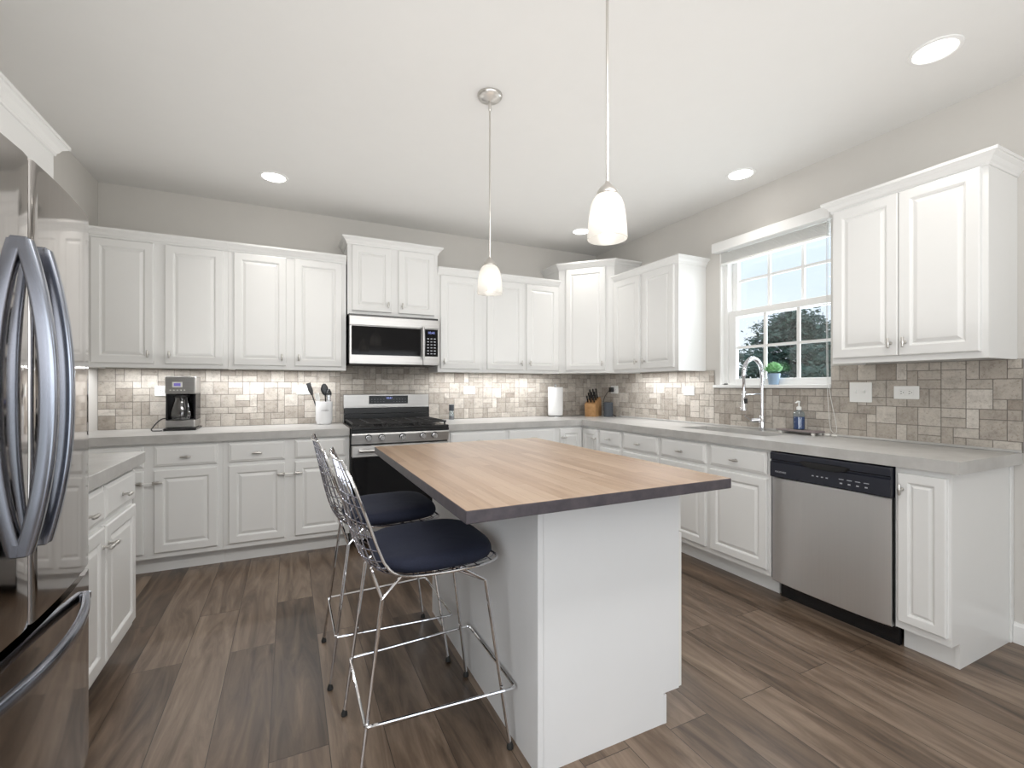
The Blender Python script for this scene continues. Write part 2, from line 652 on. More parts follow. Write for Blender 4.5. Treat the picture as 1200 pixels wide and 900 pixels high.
# ------------------------------------------------------------------ the room
struct('floor', MB().box(L - 0.1, R + 0.1, REAR - 0.1, W + 0.1, -0.1, 0.0), M['floor'])
struct('ceiling', MB().box(L - 0.1, R + 0.1, REAR - 0.1, W + 0.1, H, H + 0.12), M['ceiling'])
wall_back = struct('wall_back', MB().box(L - 0.1, R + 0.1, W, W + 0.12, 0, H), M['wall'])
struct('wall_left', MB().box(L - 0.12, L, REAR, W, 0, H), M['wall'])
# right wall with the window opening
WY0, WY1, WZ0, WZ1 = 1.676, 2.654, 1.243, 2.36
WYR = 1.797
wm = MB()
wm.box(R, R + 0.16, REAR, WY0, 0, H)
wm.box(R, R + 0.16, WY1, W, 0, H)
wm.box(R, R + 0.028, WY0, WYR, WZ0, WZ1)      # the tiled wall laps over the far end of the window
wm.box(R, R + 0.16, WY0, WY1, 0, WZ0)
wm.box(R, R + 0.16, WY0, WY1, WZ1, H)
wall_right = struct('wall_right', wm, M['wall'])
# rear wall (behind the camera) with a glass door and a window
wm = MB()
DX0, DX1, DZ1 = -0.15, 2.75, 2.08
VX0, VX1, VZ0, VZ1 = -1.1, -0.34, 0.85, 2.15
wm.box(L, VX0, REAR - 0.14, REAR, 0, H)
wm.box(VX0, VX1, REAR - 0.14, REAR, 0, VZ0)
wm.box(VX0, VX1, REAR - 0.14, REAR, VZ1, H)
wm.box(VX1, DX0, REAR - 0.14, REAR, 0, H)
wm.box(DX0, DX1, REAR - 0.14, REAR, DZ1, H)
wm.box(DX1, R, REAR - 0.14, REAR, 0, H)
struct('wall_rear', wm, M['wall'])
dm = MB()
for x0, x1 in ((DX0, DX0 + 0.06), ((DX0 + DX1) / 2 - 0.05, (DX0 + DX1) / 2 + 0.05), (DX1 - 0.06, DX1)):
    dm.box(x0, x1, REAR - 0.12, REAR - 0.02, 0, DZ1)
dm.box(DX0, DX1, REAR - 0.12, REAR - 0.02, DZ1 - 0.07, DZ1)
dm.box(DX0, DX1, REAR - 0.12, REAR - 0.02, 0, 0.07)
door_1 = struct('door_1', dm, M['trim'])
MB().box(DX0, DX1, REAR - 0.075, REAR - 0.069, 0.03, DZ1 - 0.03).build('glass', M['glass'], door_1)
dm = MB()
dm.box(VX0, VX0 + 0.05, REAR - 0.12, REAR - 0.02, VZ0, VZ1).box(VX1 - 0.05, VX1, REAR - 0.12, REAR - 0.02, VZ0, VZ1)
dm.box(VX0, VX1, REAR - 0.12, REAR - 0.02, VZ0, VZ0 + 0.05).box(VX0, VX1, REAR - 0.12, REAR - 0.02, VZ1 - 0.05, VZ1)
dm.box(VX0, VX1, REAR - 0.12, REAR - 0.02, 1.48, 1.53)
window_2 = struct('window_2', dm, M['trim'])
MB().box(VX0 + 0.02, VX1 - 0.02, REAR - 0.075, REAR - 0.069, VZ0 + 0.02, VZ1 - 0.02).build('glass', M['glass'], window_2)

# baseboard of the right wall, from the cabinet end towards the camera
bb = MB()
bb.prism_x([(0, 0), (0, 0.10), (0.006, 0.10), (0.010, 0.088), (0.014, 0.083), (0.014, 0)], 0, 0.955 - REAR)
o = struct('baseboard_right', bb, M['trim'])
o.location = (R, REAR, 0)
o.rotation_euler = (0, 0, PI / 2)
bb = MB()
bb.box(L, L + 0.014, 2.76, 3.80, 0, 0.10, 0.003)
struct('baseboard_left', bb, M['trim'])

CT, CB = 0.920, 0.866          # countertop top and underside


# tiled splashbacks: a random pattern of four tile sizes on a 51 mm grid
def tile_rects(x0, x1, z0, z1, seed):
    r = random.Random(seed)
    u = 0.0508
    nx, nz = int(math.ceil((x1 - x0) / u)), int(math.ceil((z1 - z0) / u))
    occ = [[False] * nz for _ in range(nx)]
    out = []
    cells = [(i, j) for i in range(nx) for j in range(nz)]
    sizes = ((2, 2), (2, 1), (1, 2), (2, 2), (2, 1), (1, 2), (1, 1), (2, 1), (2, 2))
    for i, j in cells:
        if occ[i][j]:
            continue
        for a, b in [sizes[r.randrange(len(sizes))] for _ in range(5)] + [(1, 1)]:
            if i + a <= nx and j + b <= nz and not any(occ[i + p][j + q] for p in range(a) for q in range(b)):
                break
        for p in range(a):
            for q in range(b):
                occ[i + p][j + q] = True
        X0, X1, Z0, Z1 = x0 + i * u, min(x1, x0 + (i + a) * u), z0 + j * u, min(z1, z0 + (j + b) * u)
        if X1 - X0 > 0.006 and Z1 - Z0 > 0.006:
            t = r.random()
            t = 0.5 + (t - 0.5) * (0.6 if r.random() < 0.8 else 1.0)
            out.append((X0, X1, Z0, Z1, t))
    return out


def splash(name, regions, parent, mtx):
    """tiles stand 9 mm proud of the wall; local frame faces -Y"""
    bm = bmesh.new()
    lay = bm.loops.layers.float_color.new('tint')
    g, e, dpt = 0.0017, 0.0012, -0.009
    for k, (x0, x1, z0, z1) in enumerate(regions):
        for X0, X1, Z0, Z1, t in tile_rects(x0, x1, z0, z1, 11 + k * 7 + len(name)):
            lo = [rect(X0, X1, Z0, Z1, g, -0.004), rect(X0, X1, Z0, Z1, g, dpt + e), rect(X0, X1, Z0, Z1, g + e, dpt)]
            vs = [[bm.verts.new(mtx @ Vector(p)) for p in q] for q in lo]
            fs = [bm.faces.new([a[i], a[(i + 1) % 4], b[(i + 1) % 4], b[i]]) for a, b in zip(vs, vs[1:]) for i in range(4)]
            fs.append(bm.faces.new(vs[-1]))
            for q in fs:
                for l in q.loops:
                    l[lay] = (t, t, t, 1)
        vs = [bm.verts.new(mtx @ Vector(p)) for p in rect(x0, x1, z0, z1, 0, -0.0065)]
        q = bm.faces.new(vs)
        q.material_index = 1
        for l in q.loops:
            l[lay] = (0.5, 0.5, 0.5, 1)
    me = bpy.data.meshes.new(name)
    bm.to_mesh(me)
    bm.free()
    me.materials.append(M['tile'])
    me.materials.append(M['grout'])
    o = bpy.data.objects.new(name, me)
    COL.objects.link(o)
    o.parent = parent
    return o


splash('tile_splashback', [(L, 0.405, CT, 1.372), (0.405, 1.205, 0.90, 1.425), (1.205, R - 0.009, CT, 1.372)], wall_back, Matrix.Translation((0, W, 0)))
RW = Matrix.Translation((R, 0, 0)) @ Matrix.Rotation(-PI / 2, 4, 'Z')     # local x -> -Y, local y -> +X
splash('tile_splashback', [(-W + 0.009, -2.702, CT, 1.372), (-2.702, -1.790, CT, 1.226), (-1.790, -0.921, CT, 1.372)], wall_right, RW)

# window_1: jamb lining, two sashes with bars, stool
fm = MB()
fm.box(R, R + 0.155, WY1 - 0.012, WY1, WZ0, WZ1).box(R + 0.03, R + 0.155, WY0, WY0 + 0.012, WZ0, WZ1).box(R, R + 0.155, WYR + 0.001, WY1, WZ1 - 0.012, WZ1)
fm.box(R + 0.03, R + 0.155, WY1 - 0.050, WY1 - 0.012, WZ0, WZ1).box(R + 0.03, R + 0.155, WY0 + 0.012, WY0 + 0.050, WZ0, WZ1)
fm.box(R + 0.03, R + 0.155, WY0, WY1, WZ0, WZ0 + 0.02)
window_1 = struct('window_1', fm, M['trim'])


def sash(x, y0, y1, z0, z1, st, top, bot, ys, zs):
    s = MB()
    s.box(x, x + 0.035, y1 - st, y1, z0, z1, 0.003).box(x, x + 0.035, y0, y0 + st, z0, z1, 0.003)
    s.box(x, x + 0.035, y0 + st, y1 - st, z1 - top, z1, 0.003).box(x, x + 0.035, y0 + st, y1 - st, z0, z0 + bot, 0.003)
    o = s.build('sash', M['trim'], window_1)
    b = MB()
    for y in ys:
        b.box(x + 0.010, x + 0.024, y - 0.011, y + 0.011, z0 + bot, z1 - top)
    for z in zs:
        b.box(x + 0.0112, x + 0.0228, y0 + st, y1 - st, z - 0.010, z + 0.010)
    b.build('glazing_bars', M['trim'], o)
    MB().box(x + 0.015, x + 0.019, y0 + st * 0.7, y1 - st * 0.7, z0 + bot * 0.7, z1 - top * 0.7).build('glass', M['glass'], o)


sash(R + 0.085, WY0 + 0.05, WY1 - 0.05, 1.790, WZ1 - 0.012, 0.050, 0.040, 0.045, (2.294, 2.037), (2.085,))
sash(R + 0.040, WY0 + 0.05, WY1 - 0.05, WZ0 + 0.008, 1.845, 0.068, 0.050, 0.050, (2.294, 2.042), (1.548,))
MB().box(R - 0.030, R - 0.0005, WYR - 0.005, WY1 + 0.045, 1.227, 1.252, 0.004, 2).box(R - 0.002, R + 0.045, WYR + 0.001, WY1, 1.2435, 1.252).build('sill', M['trim'], window_1)

# outlets and switches
def plate(name, label, cat, p, rz, w, h, kind, group=None):
    t = thing(name, label, cat, p, rz, group)
    MB().box(-w / 2, w / 2, -0.0065, 0, -h / 2, h / 2, 0.0025, 2).build('cover_plate', M['plastic'], t)
    if kind == 'outlet':
        for s in (-1, 1):
            r = MB().box(s * 0.0195 - 0.015, s * 0.0195 + 0.015, -0.0085, -0.006, -0.0165, 0.0165, 0.002).build('socket', M['plastic'], t)
            h_ = MB()
            for dz in (-0.006, 0.006):
                h_.box(s * 0.0195 - 0.007, s * 0.0195 + 0.001, -0.0088, -0.008, dz - 0.0012, dz + 0.0012)
            h_.ball((s * 0.0195 + 0.0075, -0.0083, 0), 0.0025, 8)
            h_.build('slots', M['rubber'], r)
    else:
        for s in (-1, 1):
            MB().box(s * 0.023 - 0.0055, s * 0.023 + 0.0055, -0.016, -0.006, -0.004, 0.012, 0.002).build('toggle', M['plastic'], t)
    return t


TW = W - 0.0095
TRX = R - 0.0095
plate('light_switch', 'double white light switch plate on brown stone tile right of the window', 'switch', (TRX, 1.617, 1.203), -PI / 2, 0.122, 0.122, 'switch')
plate('wall_outlet', 'white sideways outlet with two sockets below the wall cabinet right of the window', 'outlet', (TRX, 1.384, 1.204), -PI / 2, 0.120, 0.075, 'outlet')
plate('wall_outlet', 'plain white outlet on pale tile between the window and the corner', 'outlet', (TRX, 2.966, 1.200), -PI / 2, 0.120, 0.078, 'outlet')
plate('wall_outlet', 'white outlet with a black charger plugged in beside the corner', 'outlet', (TRX, 3.995, 1.205), -PI / 2, 0.120, 0.085, 'outlet')
plate('wall_outlet', 'white outlet on the tile to the right of the stove', 'outlet', (1.617, TW, 1.203), 0, 0.120, 0.080, 'outlet')
plate('wall_outlet', 'white outlet half hidden behind the utensil crock left of the stove', 'outlet', (0.115, TW, 1.210), 0, 0.120, 0.080, 'outlet')
plate('wall_outlet', 'white outlet half hidden behind the coffee maker', 'outlet', (-0.86, TW, 1.205), 0, 0.120, 0.080, 'outlet')

# recessed ceiling lights
CANS = ((-0.10, 3.70, 'round recessed light over the left end of the back wall cabinets'), (2.528, 3.706, 'round recessed light near the ceiling corner, behind the larger hanging pendant'),
        (2.859, 2.221, 'round recessed light in the ceiling above the window'), (2.586, 1.028, 'largest recessed ceiling light, above the wall cabinet right of the window'))
for x, y, lb in CANS:
    t = thing('recessed_light', lb, 'ceiling light', (x, y, H), 0, 'recessed ceiling lights')
    MB().lathe([(0.074, -0.002), (0.080, -0.007), (0.094, -0.004), (0.096, 0.0)], n=40, cap0=False, cap1=False).build('trim_ring', M['trim'], t)
    MB().lathe([(0.0, -0.0035), (0.05, -0.0035), (0.0755, -0.003)], n=40, cap0=False, cap1=False).build('lens', M['lens'], t)
for x, y in [(c[0], c[1]) for c in CANS] + [(-0.1, 0.7), (1.2, -0.9), (2.6, -1.2), (-0.2, -1.4)]:
    d = bpy.data.lights.new('downlight', 'SPOT')
    d.energy = 16
    d.spot_size = math.radians(112)
    d.spot_blend = 1.0
    d.shadow_soft_size = 0.07
    d.color = (1.0, 0.96, 0.90)
    o = bpy.data.objects.new('downlight', d)
    COL.objects.link(o)
    o.location = (x, y, H - 0.02)


# ------------------------------------------------------------------ wall cabinets
def cabinet_body(w, d, z0, z1, parent, lip=0.0):
    mb = MB()
    mb.box(0, w, 0, d, z0 + lip, z1)
    if lip:
        mb.box(0, w, 0, 0.02, z0, z0 + lip).box(0, 0.018, 0.02, d, z0, z0 + lip).box(w - 0.018, w, 0.02, d, z0, z0 + lip)
    return mb.build('body', M['paint'], parent)


def wall_cabinet(label, origin, rz, w, d, z0, z1, doors, crown_path, crown_z, group=None, knob_dz=0.065, door_z=None):
    """doors: (x0, x1, knob side)"""
    t = thing('wall_cabinet', label, 'cabinet', origin, rz, group)
    cabinet_body(w, d, z0, z1, t, 0.014)
    dz0, dz1 = door_z or (z0 + 0.030, 2.245)
    for x0, x1, side in doors:
        dr = raised_door(x0, x1, dz0, dz1, t)
        if side:
            t_knob(x1 - 0.030 if side == 'r' else x0 + 0.030, dz0 + knob_dz, dr)
    if crown_path:
        crown(crown_path, crown_z, CROWN, t)
    return t


ZB, ZT = 1.370, 2.290
UD = 0.309
YF = W - UD            # face of the back wall cabinets
XF = R - UD
D = 0.999 * UD
# left pair on the back wall
wall_cabinet('white two-door wall cabinet above the coffee maker', (-1.232, YF, 0), 0, 0.820, D, ZB, ZT, [(0.029, 0.373, 'r'), (0.436, 0.790, 'l')], [(0, 0), (0.8199, 0)], 2.250)
wall_cabinet('white two-door wall cabinet above the utensil crock, left of the microwave', (-0.411, YF, 0), 0, 0.832, D, ZB, ZT, [(0.036, 0.389, 'r'), (0.448, 0.800, 'l')], [(0, 0), (0.8319, 0)], 2.250)
# taller, over the microwave
wall_cabinet('short raised two-door cabinet above the microwave', (0.4325, YF - 0.002, 0), 0, 0.767, UD, 1.838, 2.468, [(0.034, 0.357, 'r'), (0.416, 0.736, 'l')],
             [(0, UD - 0.002), (0, 0), (0.767, 0), (0.767, UD - 0.002)], 2.420, door_z=(1.870, 2.415), knob_dz=0.060)
# right of the microwave
wall_cabinet('white single-door wall cabinet just right of the microwave', (1.201, YF, 0), 0, 0.438, D, ZB, ZT, [(0.023, 0.402, 'l')], [(0, 0), (0.4379, 0)], 2.250)
wall_cabinet('white two-door wall cabinet above the paper towel roll', (1.640, YF, 0), 0, 0.836, D, ZB, ZT, [(0.039, 0.425, 'r'), (0.458, 0.818, 'l')], [(0, 0), (0.8359, 0)], 2.250)
# diagonal corner cabinet
t = thing('corner_cabinet', 'tall diagonal corner wall cabinet above the knife block', 'cabinet', (2.477, YF, 0), 0)
a = Vector((0, 0)); b = Vector((XF - 2.477, -(YF - 3.621)))
poly = [(0, 0), (b.x, b.y), (R - 2.478, b.y), (R - 2.478, UD - 0.001), (0, UD - 0.001)]
mb = MB()
mb.prism(poly, ZB + 0.004, 2.470)
mb.build('body', M['paint'], t)
ang = math.atan2(b.y, b.x)
ln = b.length
dg = raised_door(0.075, ln - 0.085, 1.400, 2.415, t)
dg.rotation_euler = (0, 0, ang)
k = t_knob(ln - 0.115, 1.465, dg)
crown([(0, UD - 0.002), (0, 0), (b.x, b.y), (R - 2.479, b.y)], 2.420, CROWN, t)
# right wall, between corner and window
wall_cabinet('white two-door wall cabinet between the corner and the window', (XF, 3.620, 0), -PI / 2, 0.825, D, ZB, ZT, [(0.010, 0.372, 'r'), (0.416, 0.783, 'l')],
             [(0, 0), (0.825, 0), (0.825, D)], 2.246)
# right wall, right of the window
wall_cabinet('large two-door wall cabinet right of the window', (XF, 1.612, 0), -PI / 2, 0.668, D, ZB, ZT, [(0.012, 0.328, 'r'), (0.331, 0.645, 'l')],
             [(0, D), (0, 0), (0.668, 0), (0.668, D)], 2.246)
# left wall, seen above the fridge
wall_cabinet('white wall cabinet peeking over the top of the fridge', (L + 0.33, 1.93, 0), PI / 2, 0.750, 0.329, ZB, ZT, [(0.012, 0.370, 'r'), (0.378, 0.738, 'l')],
             [(0, 0.329), (0, 0), (0.750, 0), (0.750, 0.329)], 2.246, door_z=(1.400, 2.105))

# ------------------------------------------------------------------ base cabinets
BD = 0.600
YB, XB = W - BD, R - BD


def base_cabinet(label, origin, rz, w, d, doors, drawers, group=None, open_top=False, ends=()):
    t = thing('base_cabinet', label, 'cabinet', origin, rz, group)
    mb = MB()
    if open_top:
        mb.box(0, 0.018, 0, d, 0.112, CB).box(w - 0.018, w, 0, d, 0.112, CB).box(0.018, w - 0.018, 0, 0.02, 0.112, CB)
        mb.box(0.018, w - 0.018, 0.02, d, 0.112, 0.13).box(0.018, w - 0.018, d - 0.012, d, 0.13, CB)
    else:
        mb.box(0, w, 0, d, 0.112, CB)
    mb.build('body', M['paint'], t)
    tk = MB().box(0, w, 0.075, 0.090, 0, 0.112)
    tk.build('toe_kick', M['paint'], t)
    for x0, x1, side in doors:
        dr = raised_door(x0, x1, 0.148, 0.688, t)
        if side:
            t_knob(x1 - 0.020 if side == 'r' else x0 + 0.020, 0.612, dr, False)
    for x0, x1 in drawers:
        dr = drawer_front(x0, x1, 0.713, 0.846, t)
        t_knob((x0 + x1) / 2, 0.772, dr, False, 'pull')
    return t


base_cabinet('white base cabinet in the far left corner, below the coffee maker', (-1.232, YB, 0), 0, 0.820, BD - 0.001, [(0.030, 0.380, 'r'), (0.436, 0.788, 'l')], [(0.030, 0.380), (0.436, 0.788)])
base_cabinet('white base cabinet directly left of the stove', (-0.411, YB, 0), 0, 0.826, BD - 0.001, [(0.032, 0.382, 'r'), (0.448, 0.795, 'l')], [(0.032, 0.382), (0.448, 0.795)])
base_cabinet('white base cabinet directly right of the stove, behind the island', (1.192, YB, 0), 0, 0.558, BD - 0.001, [(0.030, 0.540, 'l')], [(0.030, 0.540)])
base_cabinet('white base cabinet below the paper towel roll', (1.751, YB, 0), 0, 0.520, BD - 0.001, [(0.018, 0.490, 'r')], [(0.018, 0.490)])
# corner unit with a folded two-leaf door
t = thing('corner_base_cabinet', 'white inside-corner base cabinet with a folding two-leaf door', 'cabinet', (2.272, 3.469, 0), 0)
cx, cy = XB - 2.272, YB - 3.469
poly = [(0, cy), (cx, cy), (cx, 0), (R - 2.273, 0), (R - 2.273, W - 3.470), (0, W - 3.470)]
MB().prism(poly, 0.112, CB).build('body', M['paint'], t)
MB().box(0, cx + 0.075, cy + 0.075, cy + 0.09, 0, 0.112).box(cx + 0.075, cx + 0.09, 0, cy + 0.09, 0, 0.112).build('toe_kick', M['paint'], t)
d1 = raised_door(0.030, cx - 0.022, 0.148, 0.838, t)
d1.location = (0, cy, 0)
t_knob(0.055, 0.760, d1, False)
d2 = raised_door(0.022, cy - 0.012, 0.148, 0.838, t)
d2.location = (cx, cy, 0)
d2.rotation_euler = (0, 0, -PI / 2)
t_knob(cy - 0.035, 0.760, d2, False)
base_cabinet('narrow white base cabinet with one drawer, just right of the inside corner', (XB, 3.4685, 0), -PI / 2, 0.334, BD - 0.001, [(0.026, 0.314, 'r')], [(0.026, 0.314)])
base_cabinet('white base cabinet with a wide drawer, left of the sink cabinet', (XB, 3.134, 0), -PI / 2, 0.440, BD - 0.001, [(0.018, 0.424, 'r')], [(0.018, 0.424)])
base_cabinet('white double base cabinet under the sink, left of the dishwasher', (XB, 2.6935, 0), -PI / 2, 0.904, BD - 0.001, [(0.018, 0.436, None), (0.475, 0.886, None)], [(0.018, 0.436), (0.475, 0.886)], open_top=True)
# end cabinet right of the dishwasher
t = thing('base_cabinet', 'slim white end cabinet right of the dishwasher with one tall door', 'cabinet', (XB, 1.168, 0), -PI / 2)
w_ = 0.204
MB().box(0, w_ - 0.018, 0, BD - 0.001, 0.112, CB).build('body', M['paint'], t)
MB().box(0, w_ - 0.018, 0.075, 0.09, 0, 0.112).build('toe_kick', M['paint'], t)
ep = MB()
ep.prism_x([(0, 0.112), (0.072, 0.112), (0.072, 0), (BD - 0.001, 0), (BD - 0.001, CB), (0, CB)], w_ - 0.018, w_)
ep.build('end_panel', M['paint'], t)
MB().box(w_, w_ + 0.008, BD - 0.030, BD - 0.001, 0, CB, 0.002).build('scribe_strip', M['paint'], t)
dr = raised_door(0.014, 0.192, 0.148, 0.838, t, rail=0.062)
t_knob(0.034, 0.765, dr)

# base cabinet on the left wall, beside the fridge
t = base_cabinet('white base cabinet on the left wall beside the fridge', (L + 0.585, 1.935, 0), PI / 2, 0.815, 0.584, [(0.012, 0.392, 'r'), (0.408, 0.795, 'l')], [(0.012, 0.392), (0.408, 0.795)])


# child-proof straps between neighbouring knobs
def strap(label, p, w):
    t = thing('latch_strap', label, 'child lock', p)
    MB().box(-w / 2, w / 2, -0.010, -0.003, -0.0045, 0.0045, 0.002).build('bar', M['plastic'], t)
    mb = MB()
    for s in (-1, 1):
        mb.tube([(s * w / 2, -0.012, -0.012), (s * w / 2, -0.012, 0.012)], 0.006, 10)
    mb.build('clasp', M['nickel'], t)


strap('pale child lock strap joining two knobs under the coffee maker', (-0.824, YB - 0.046, 0.612), 0.064)
strap('pale child lock strap joining two knobs under the utensil crock', (-0.0, YB - 0.046, 0.612), 0.070)

# ------------------------------------------------------------------ countertops and sink
YC, XC = W - 0.635, R - 0.635
TF = 0.0105     # countertop stops at the tile face
tag(MB().box(L, 0.414, YC, W - TF, CB, CT).build('countertop', M['concrete']), 'pale concrete countertop under the coffee maker, left of the stove', 'countertop')
mb = MB()
mb.box(1.191, R - TF, YC, W - TF, CB, CT)
HX0, HX1, HY0, HY1 = 2.745, 3.030, 1.950, 2.670
YE = 0.9245
mb.box(XC, R - TF, HY1, YC, CB, CT).box(XC, R - TF, YE, HY0, CB, CT).box(XC, HX0, HY0, HY1, CB, CT).box(HX1, R - TF, HY0, HY1, CB, CT)
bmesh.ops.remove_doubles(mb.bm, verts=mb.bm.verts, dist=1e-5)
ct = tag(mb.build('countertop', M['concrete'], recalc=False), 'long L-shaped concrete countertop running round the corner past the sink', 'countertop')
MB().box(R - 0.030, R - TF, YE, 3.9, CT, CT + 0.014, 0.003).build('upstand', M['concrete'], ct)
tag(MB().box(L, -0.637, 1.925, 2.825, CB, CT, 0.002).build('countertop', M['concrete']), 'short concrete countertop beside the fridge', 'countertop')
sk = thing('sink', 'long rectangular concrete sink set below the window', 'sink', ((HX0 + HX1) / 2, (HY0 + HY1) / 2, 0.66))
hx, hy = (HX1 - HX0) / 2 + 0.008, (HY1 - HY0) / 2 + 0.008
mb = MB()
z0, z1, th = 0.0, CB - 0.66 - 0.001, 0.012
mb.box(-hx - th, -hx, -hy - th, hy + th, z0, z1).box(hx, hx + th, -hy - th, hy + th, z0, z1).box(-hx, hx, -hy - th, -hy, z0, z1).box(-hx, hx, hy, hy + th, z0, z1).box(-hx - th, hx + th, -hy - th, hy + th, z0 - 0.014, z0)
mb.build('basin', M['sink'], sk)
MB().lathe([(0.0, 0.004), (0.035, 0.004), (0.045, 0.001)], n=20, cap0=False, cap1=False).build('drain', M['chrome'], sk)

# ------------------------------------------------------------------ fridge
FY0, FY1 = 1.000, 1.910
fr = thing('refrigerator', 'tall stainless french-door fridge at the left edge of the picture', 'refrigerator', (0, 0, 0))
MB().box(L + 0.015, -0.640, FY0 + 0.004, FY1 - 0.004, 0.03, 1.752, 0.004).build('body', M['fridge_side'], fr)
yc = (FY0 + FY1) / 2


def bow(y):
    return -0.573 + 0.030 * (1 - ((y - yc) / ((FY1 - FY0) / 2)) ** 2)


def fridge_panel(name, y0, y1, z0, z1, m):
    n = 14
    pts = []
    for i in range(n + 1):
        y = y0 + (y1 - y0) * i / n
        x = bow(y)
        if i == 0 or i == n:
            pts.append((x - 0.010, y))
        else:
            pts.append((x, y))
        if i in (0, n - 1):
            yy = y0 + 0.003 if i == 0 else y1 - 0.003
            pts.append((bow(yy) - 0.003, yy))
            yy = y0 + 0.010 if i == 0 else y1
            if i == 0:
                pts.append((bow(yy), yy))
    if True:
        pts = [p for k, p in enumerate(pts)]
    poly = [(-0.634, y0)] + pts + [(-0.634, y1)]
    mb = MB()
    loops = [[(x, y, z) for x, y in poly] for z in (z0, z1)]
    vs = [[mb.v(p) for p in lp] for lp in loops]
    k = len(poly)
    for i in range(k):
        j = (i + 1) % k
        mb.f([vs[0][i], vs[0][j], vs[1][j], vs[1][i]], True)
    mb.f(vs[0][::-1])
    mb.f(vs[1])
    return mb.build(name, m, fr, sharp=28)


def bow_bar(pts, tang_w, thick):
    """flat bar with rounded section that follows pts; section axes: along y/z width and x thickness"""


def door_handle(door, y):
    # upright bar bowed out towards the room
    mb = MB()
    zs = [0.862 + (1.568 - 0.862) * i / 24 for i in range(25)]
    x0 = bow(y)
    loops = []
    for i, z in enumerate(zs):
        u = (i / 12.0) - 1
        out = 0.006 + 0.042 * (1 - abs(u) ** 2.2)
        x = x0 + out
        hw, ht = 0.012, 0.016
        sec = []
        for k in range(20):
            a = 2 * PI * k / 20
            cx_, sx_ = math.cos(a), math.sin(a)
            sec.append((x + ht * math.copysign(abs(cx_) ** 0.4, cx_), y + hw * math.copysign(abs(sx_) ** 0.4, sx_), z))
        loops.append(sec)
    mb.rings(loops, True, True, True)
    for z in (0.872, 1.558):
        mb.box(x0 - 0.004, x0 + 0.016, y - 0.012, y + 0.012, z - 0.016, z + 0.016, 0.003)
    mb.build('handle', M['fridge_handle'], door)


d_near = fridge_panel('door', FY0, yc - 0.003, 0.682, 1.770, M['fridge'])
d_far = fridge_panel('door', yc + 0.003, FY1, 0.682, 1.770, M['fridge'])
door_handle(d_near, yc - 0.045)
door_handle(d_far, yc + 0.045)
dw_ = fridge_panel('freezer_drawer', FY0, FY1, 0.080, 0.660, M['fridge'])
mb = MB()
loops = []
for i in range(31):
    u = i / 15.0 - 1
    y = yc + u * 0.362
    x = bow(y) + 0.006 + 0.044 * (1 - abs(u) ** 2.0)
    loops.append([(x + 0.011 * math.copysign(abs(math.cos(a)) ** 0.6, math.cos(a)), y, 0.606 + 0.015 * math.copysign(abs(math.sin(a)) ** 0.6, math.sin(a))) for a in [2 * PI * k / 12 for k in range(12)]])
mb.rings(loops, True, True, True)
for s in (-1, 1):
    y = yc + s * 0.352
    mb.box(bow(y) - 0.004, bow(y) + 0.018, y - 0.016, y + 0.016, 0.594, 0.618, 0.003)
mb.build('handle', M['fridge_handle'], dw_)
MB().box(-0.70, -0.62, FY0 + 0.02, FY1 - 0.02, 0.0, 0.075).build('toe_grille', M['black'], fr)
MB().box(-0.70, -0.60, yc - 0.05, yc + 0.05, 1.753, 1.775, 0.004).build('hinge_cover', M['fridge_side'], fr)

# ------------------------------------------------------------------ stove
RX0, RX1 = 0.4195, 1.1855
rg = thing('gas_range', 'stainless gas stove with black oven window between the base cabinets', 'stove', ((RX0 + RX1) / 2, 0, 0))
hw = (RX1 - RX0) / 2
MB().box(-hw, hw, 3.700, 4.325, 0.06, 0.905).build('body', M['black'], rg)
mb = MB()
mb.box(-hw, hw, 3.655, 4.24, 0.905, 0.925, 0.004)
mb.box(-hw, hw, 3.650, 3.700, 0.882, 0.9055, 0.003)
mb.build('cooktop', M['black'], rg)
pn = MB().prism_x([(3.655, 0.800), (3.700, 0.800), (3.700, 0.880), (3.645, 0.880), (3.641, 0.870)], -hw + 0.004, hw - 0.004).build('control_panel', M['steel_h'], rg)
for kx in (0.544, 0.643, 0.803, 0.965, 1.061):
    x = kx - (RX0 + RX1) / 2
    MB().tube([(x, 3.652, 0.848), (x, 3.637, 0.848)], [0.027, 0.025], 20).build('knob_recess_shadow', M['black'], pn)  # black disc paints in the dark recess and shadow behind the knob
    mb = MB()
    mb.tube([(x, 3.640, 0.842), (x, 3.628, 0.842)], 0.0235, 20)
    mb.tube([(x, 3.630, 0.842), (x, 3.612, 0.842), (x, 3.606, 0.842)], [0.0205, 0.0195, 0.016], 20)
    kb = mb.build('knob', M['knob_steel'], rg)
    MB().box(x - 0.0035, x + 0.0035, 3.600, 3.608, 0.824, 0.860, 0.001).build('grip', M['knob_steel'], kb)
mb = MB().box(-hw + 0.004, hw - 0.004, 3.652, 3.699, 0.700, 0.788, 0.004)
od = mb.build('oven_door', M['steel_h'], rg)
MB().box(-hw + 0.004, hw - 0.004, 3.654, 3.699, 0.235, 0.698, 0.003).build('oven_window', M['blackgloss'], od)
mb = MB().tube([(-hw + 0.05, 3.615, 0.752), (hw - 0.05, 3.615, 0.752)], 0.013, 14)
for s in (-1, 1):
    mb.box(s * (hw - 0.07) - 0.012, s * (hw - 0.07) + 0.012, 3.615, 3.655, 0.742, 0.762, 0.002)
mb.build('handle', M['steel_h'], od)
MB().box(-hw + 0.004, hw - 0.004, 3.656, 3.699, 0.075, 0.228, 0.004).build('storage_drawer', M['steel_h'], rg)
mb = MB().prism_x([(4.325, 0.925), (4.325, 1.172), (4.268, 1.172), (4.250, 1.165), (4.250, 1.060), (4.244, 1.056), (4.240, 0.925)], -hw + 0.006, hw - 0.006)
bg = mb.build('backguard', M['steel_h'], rg)
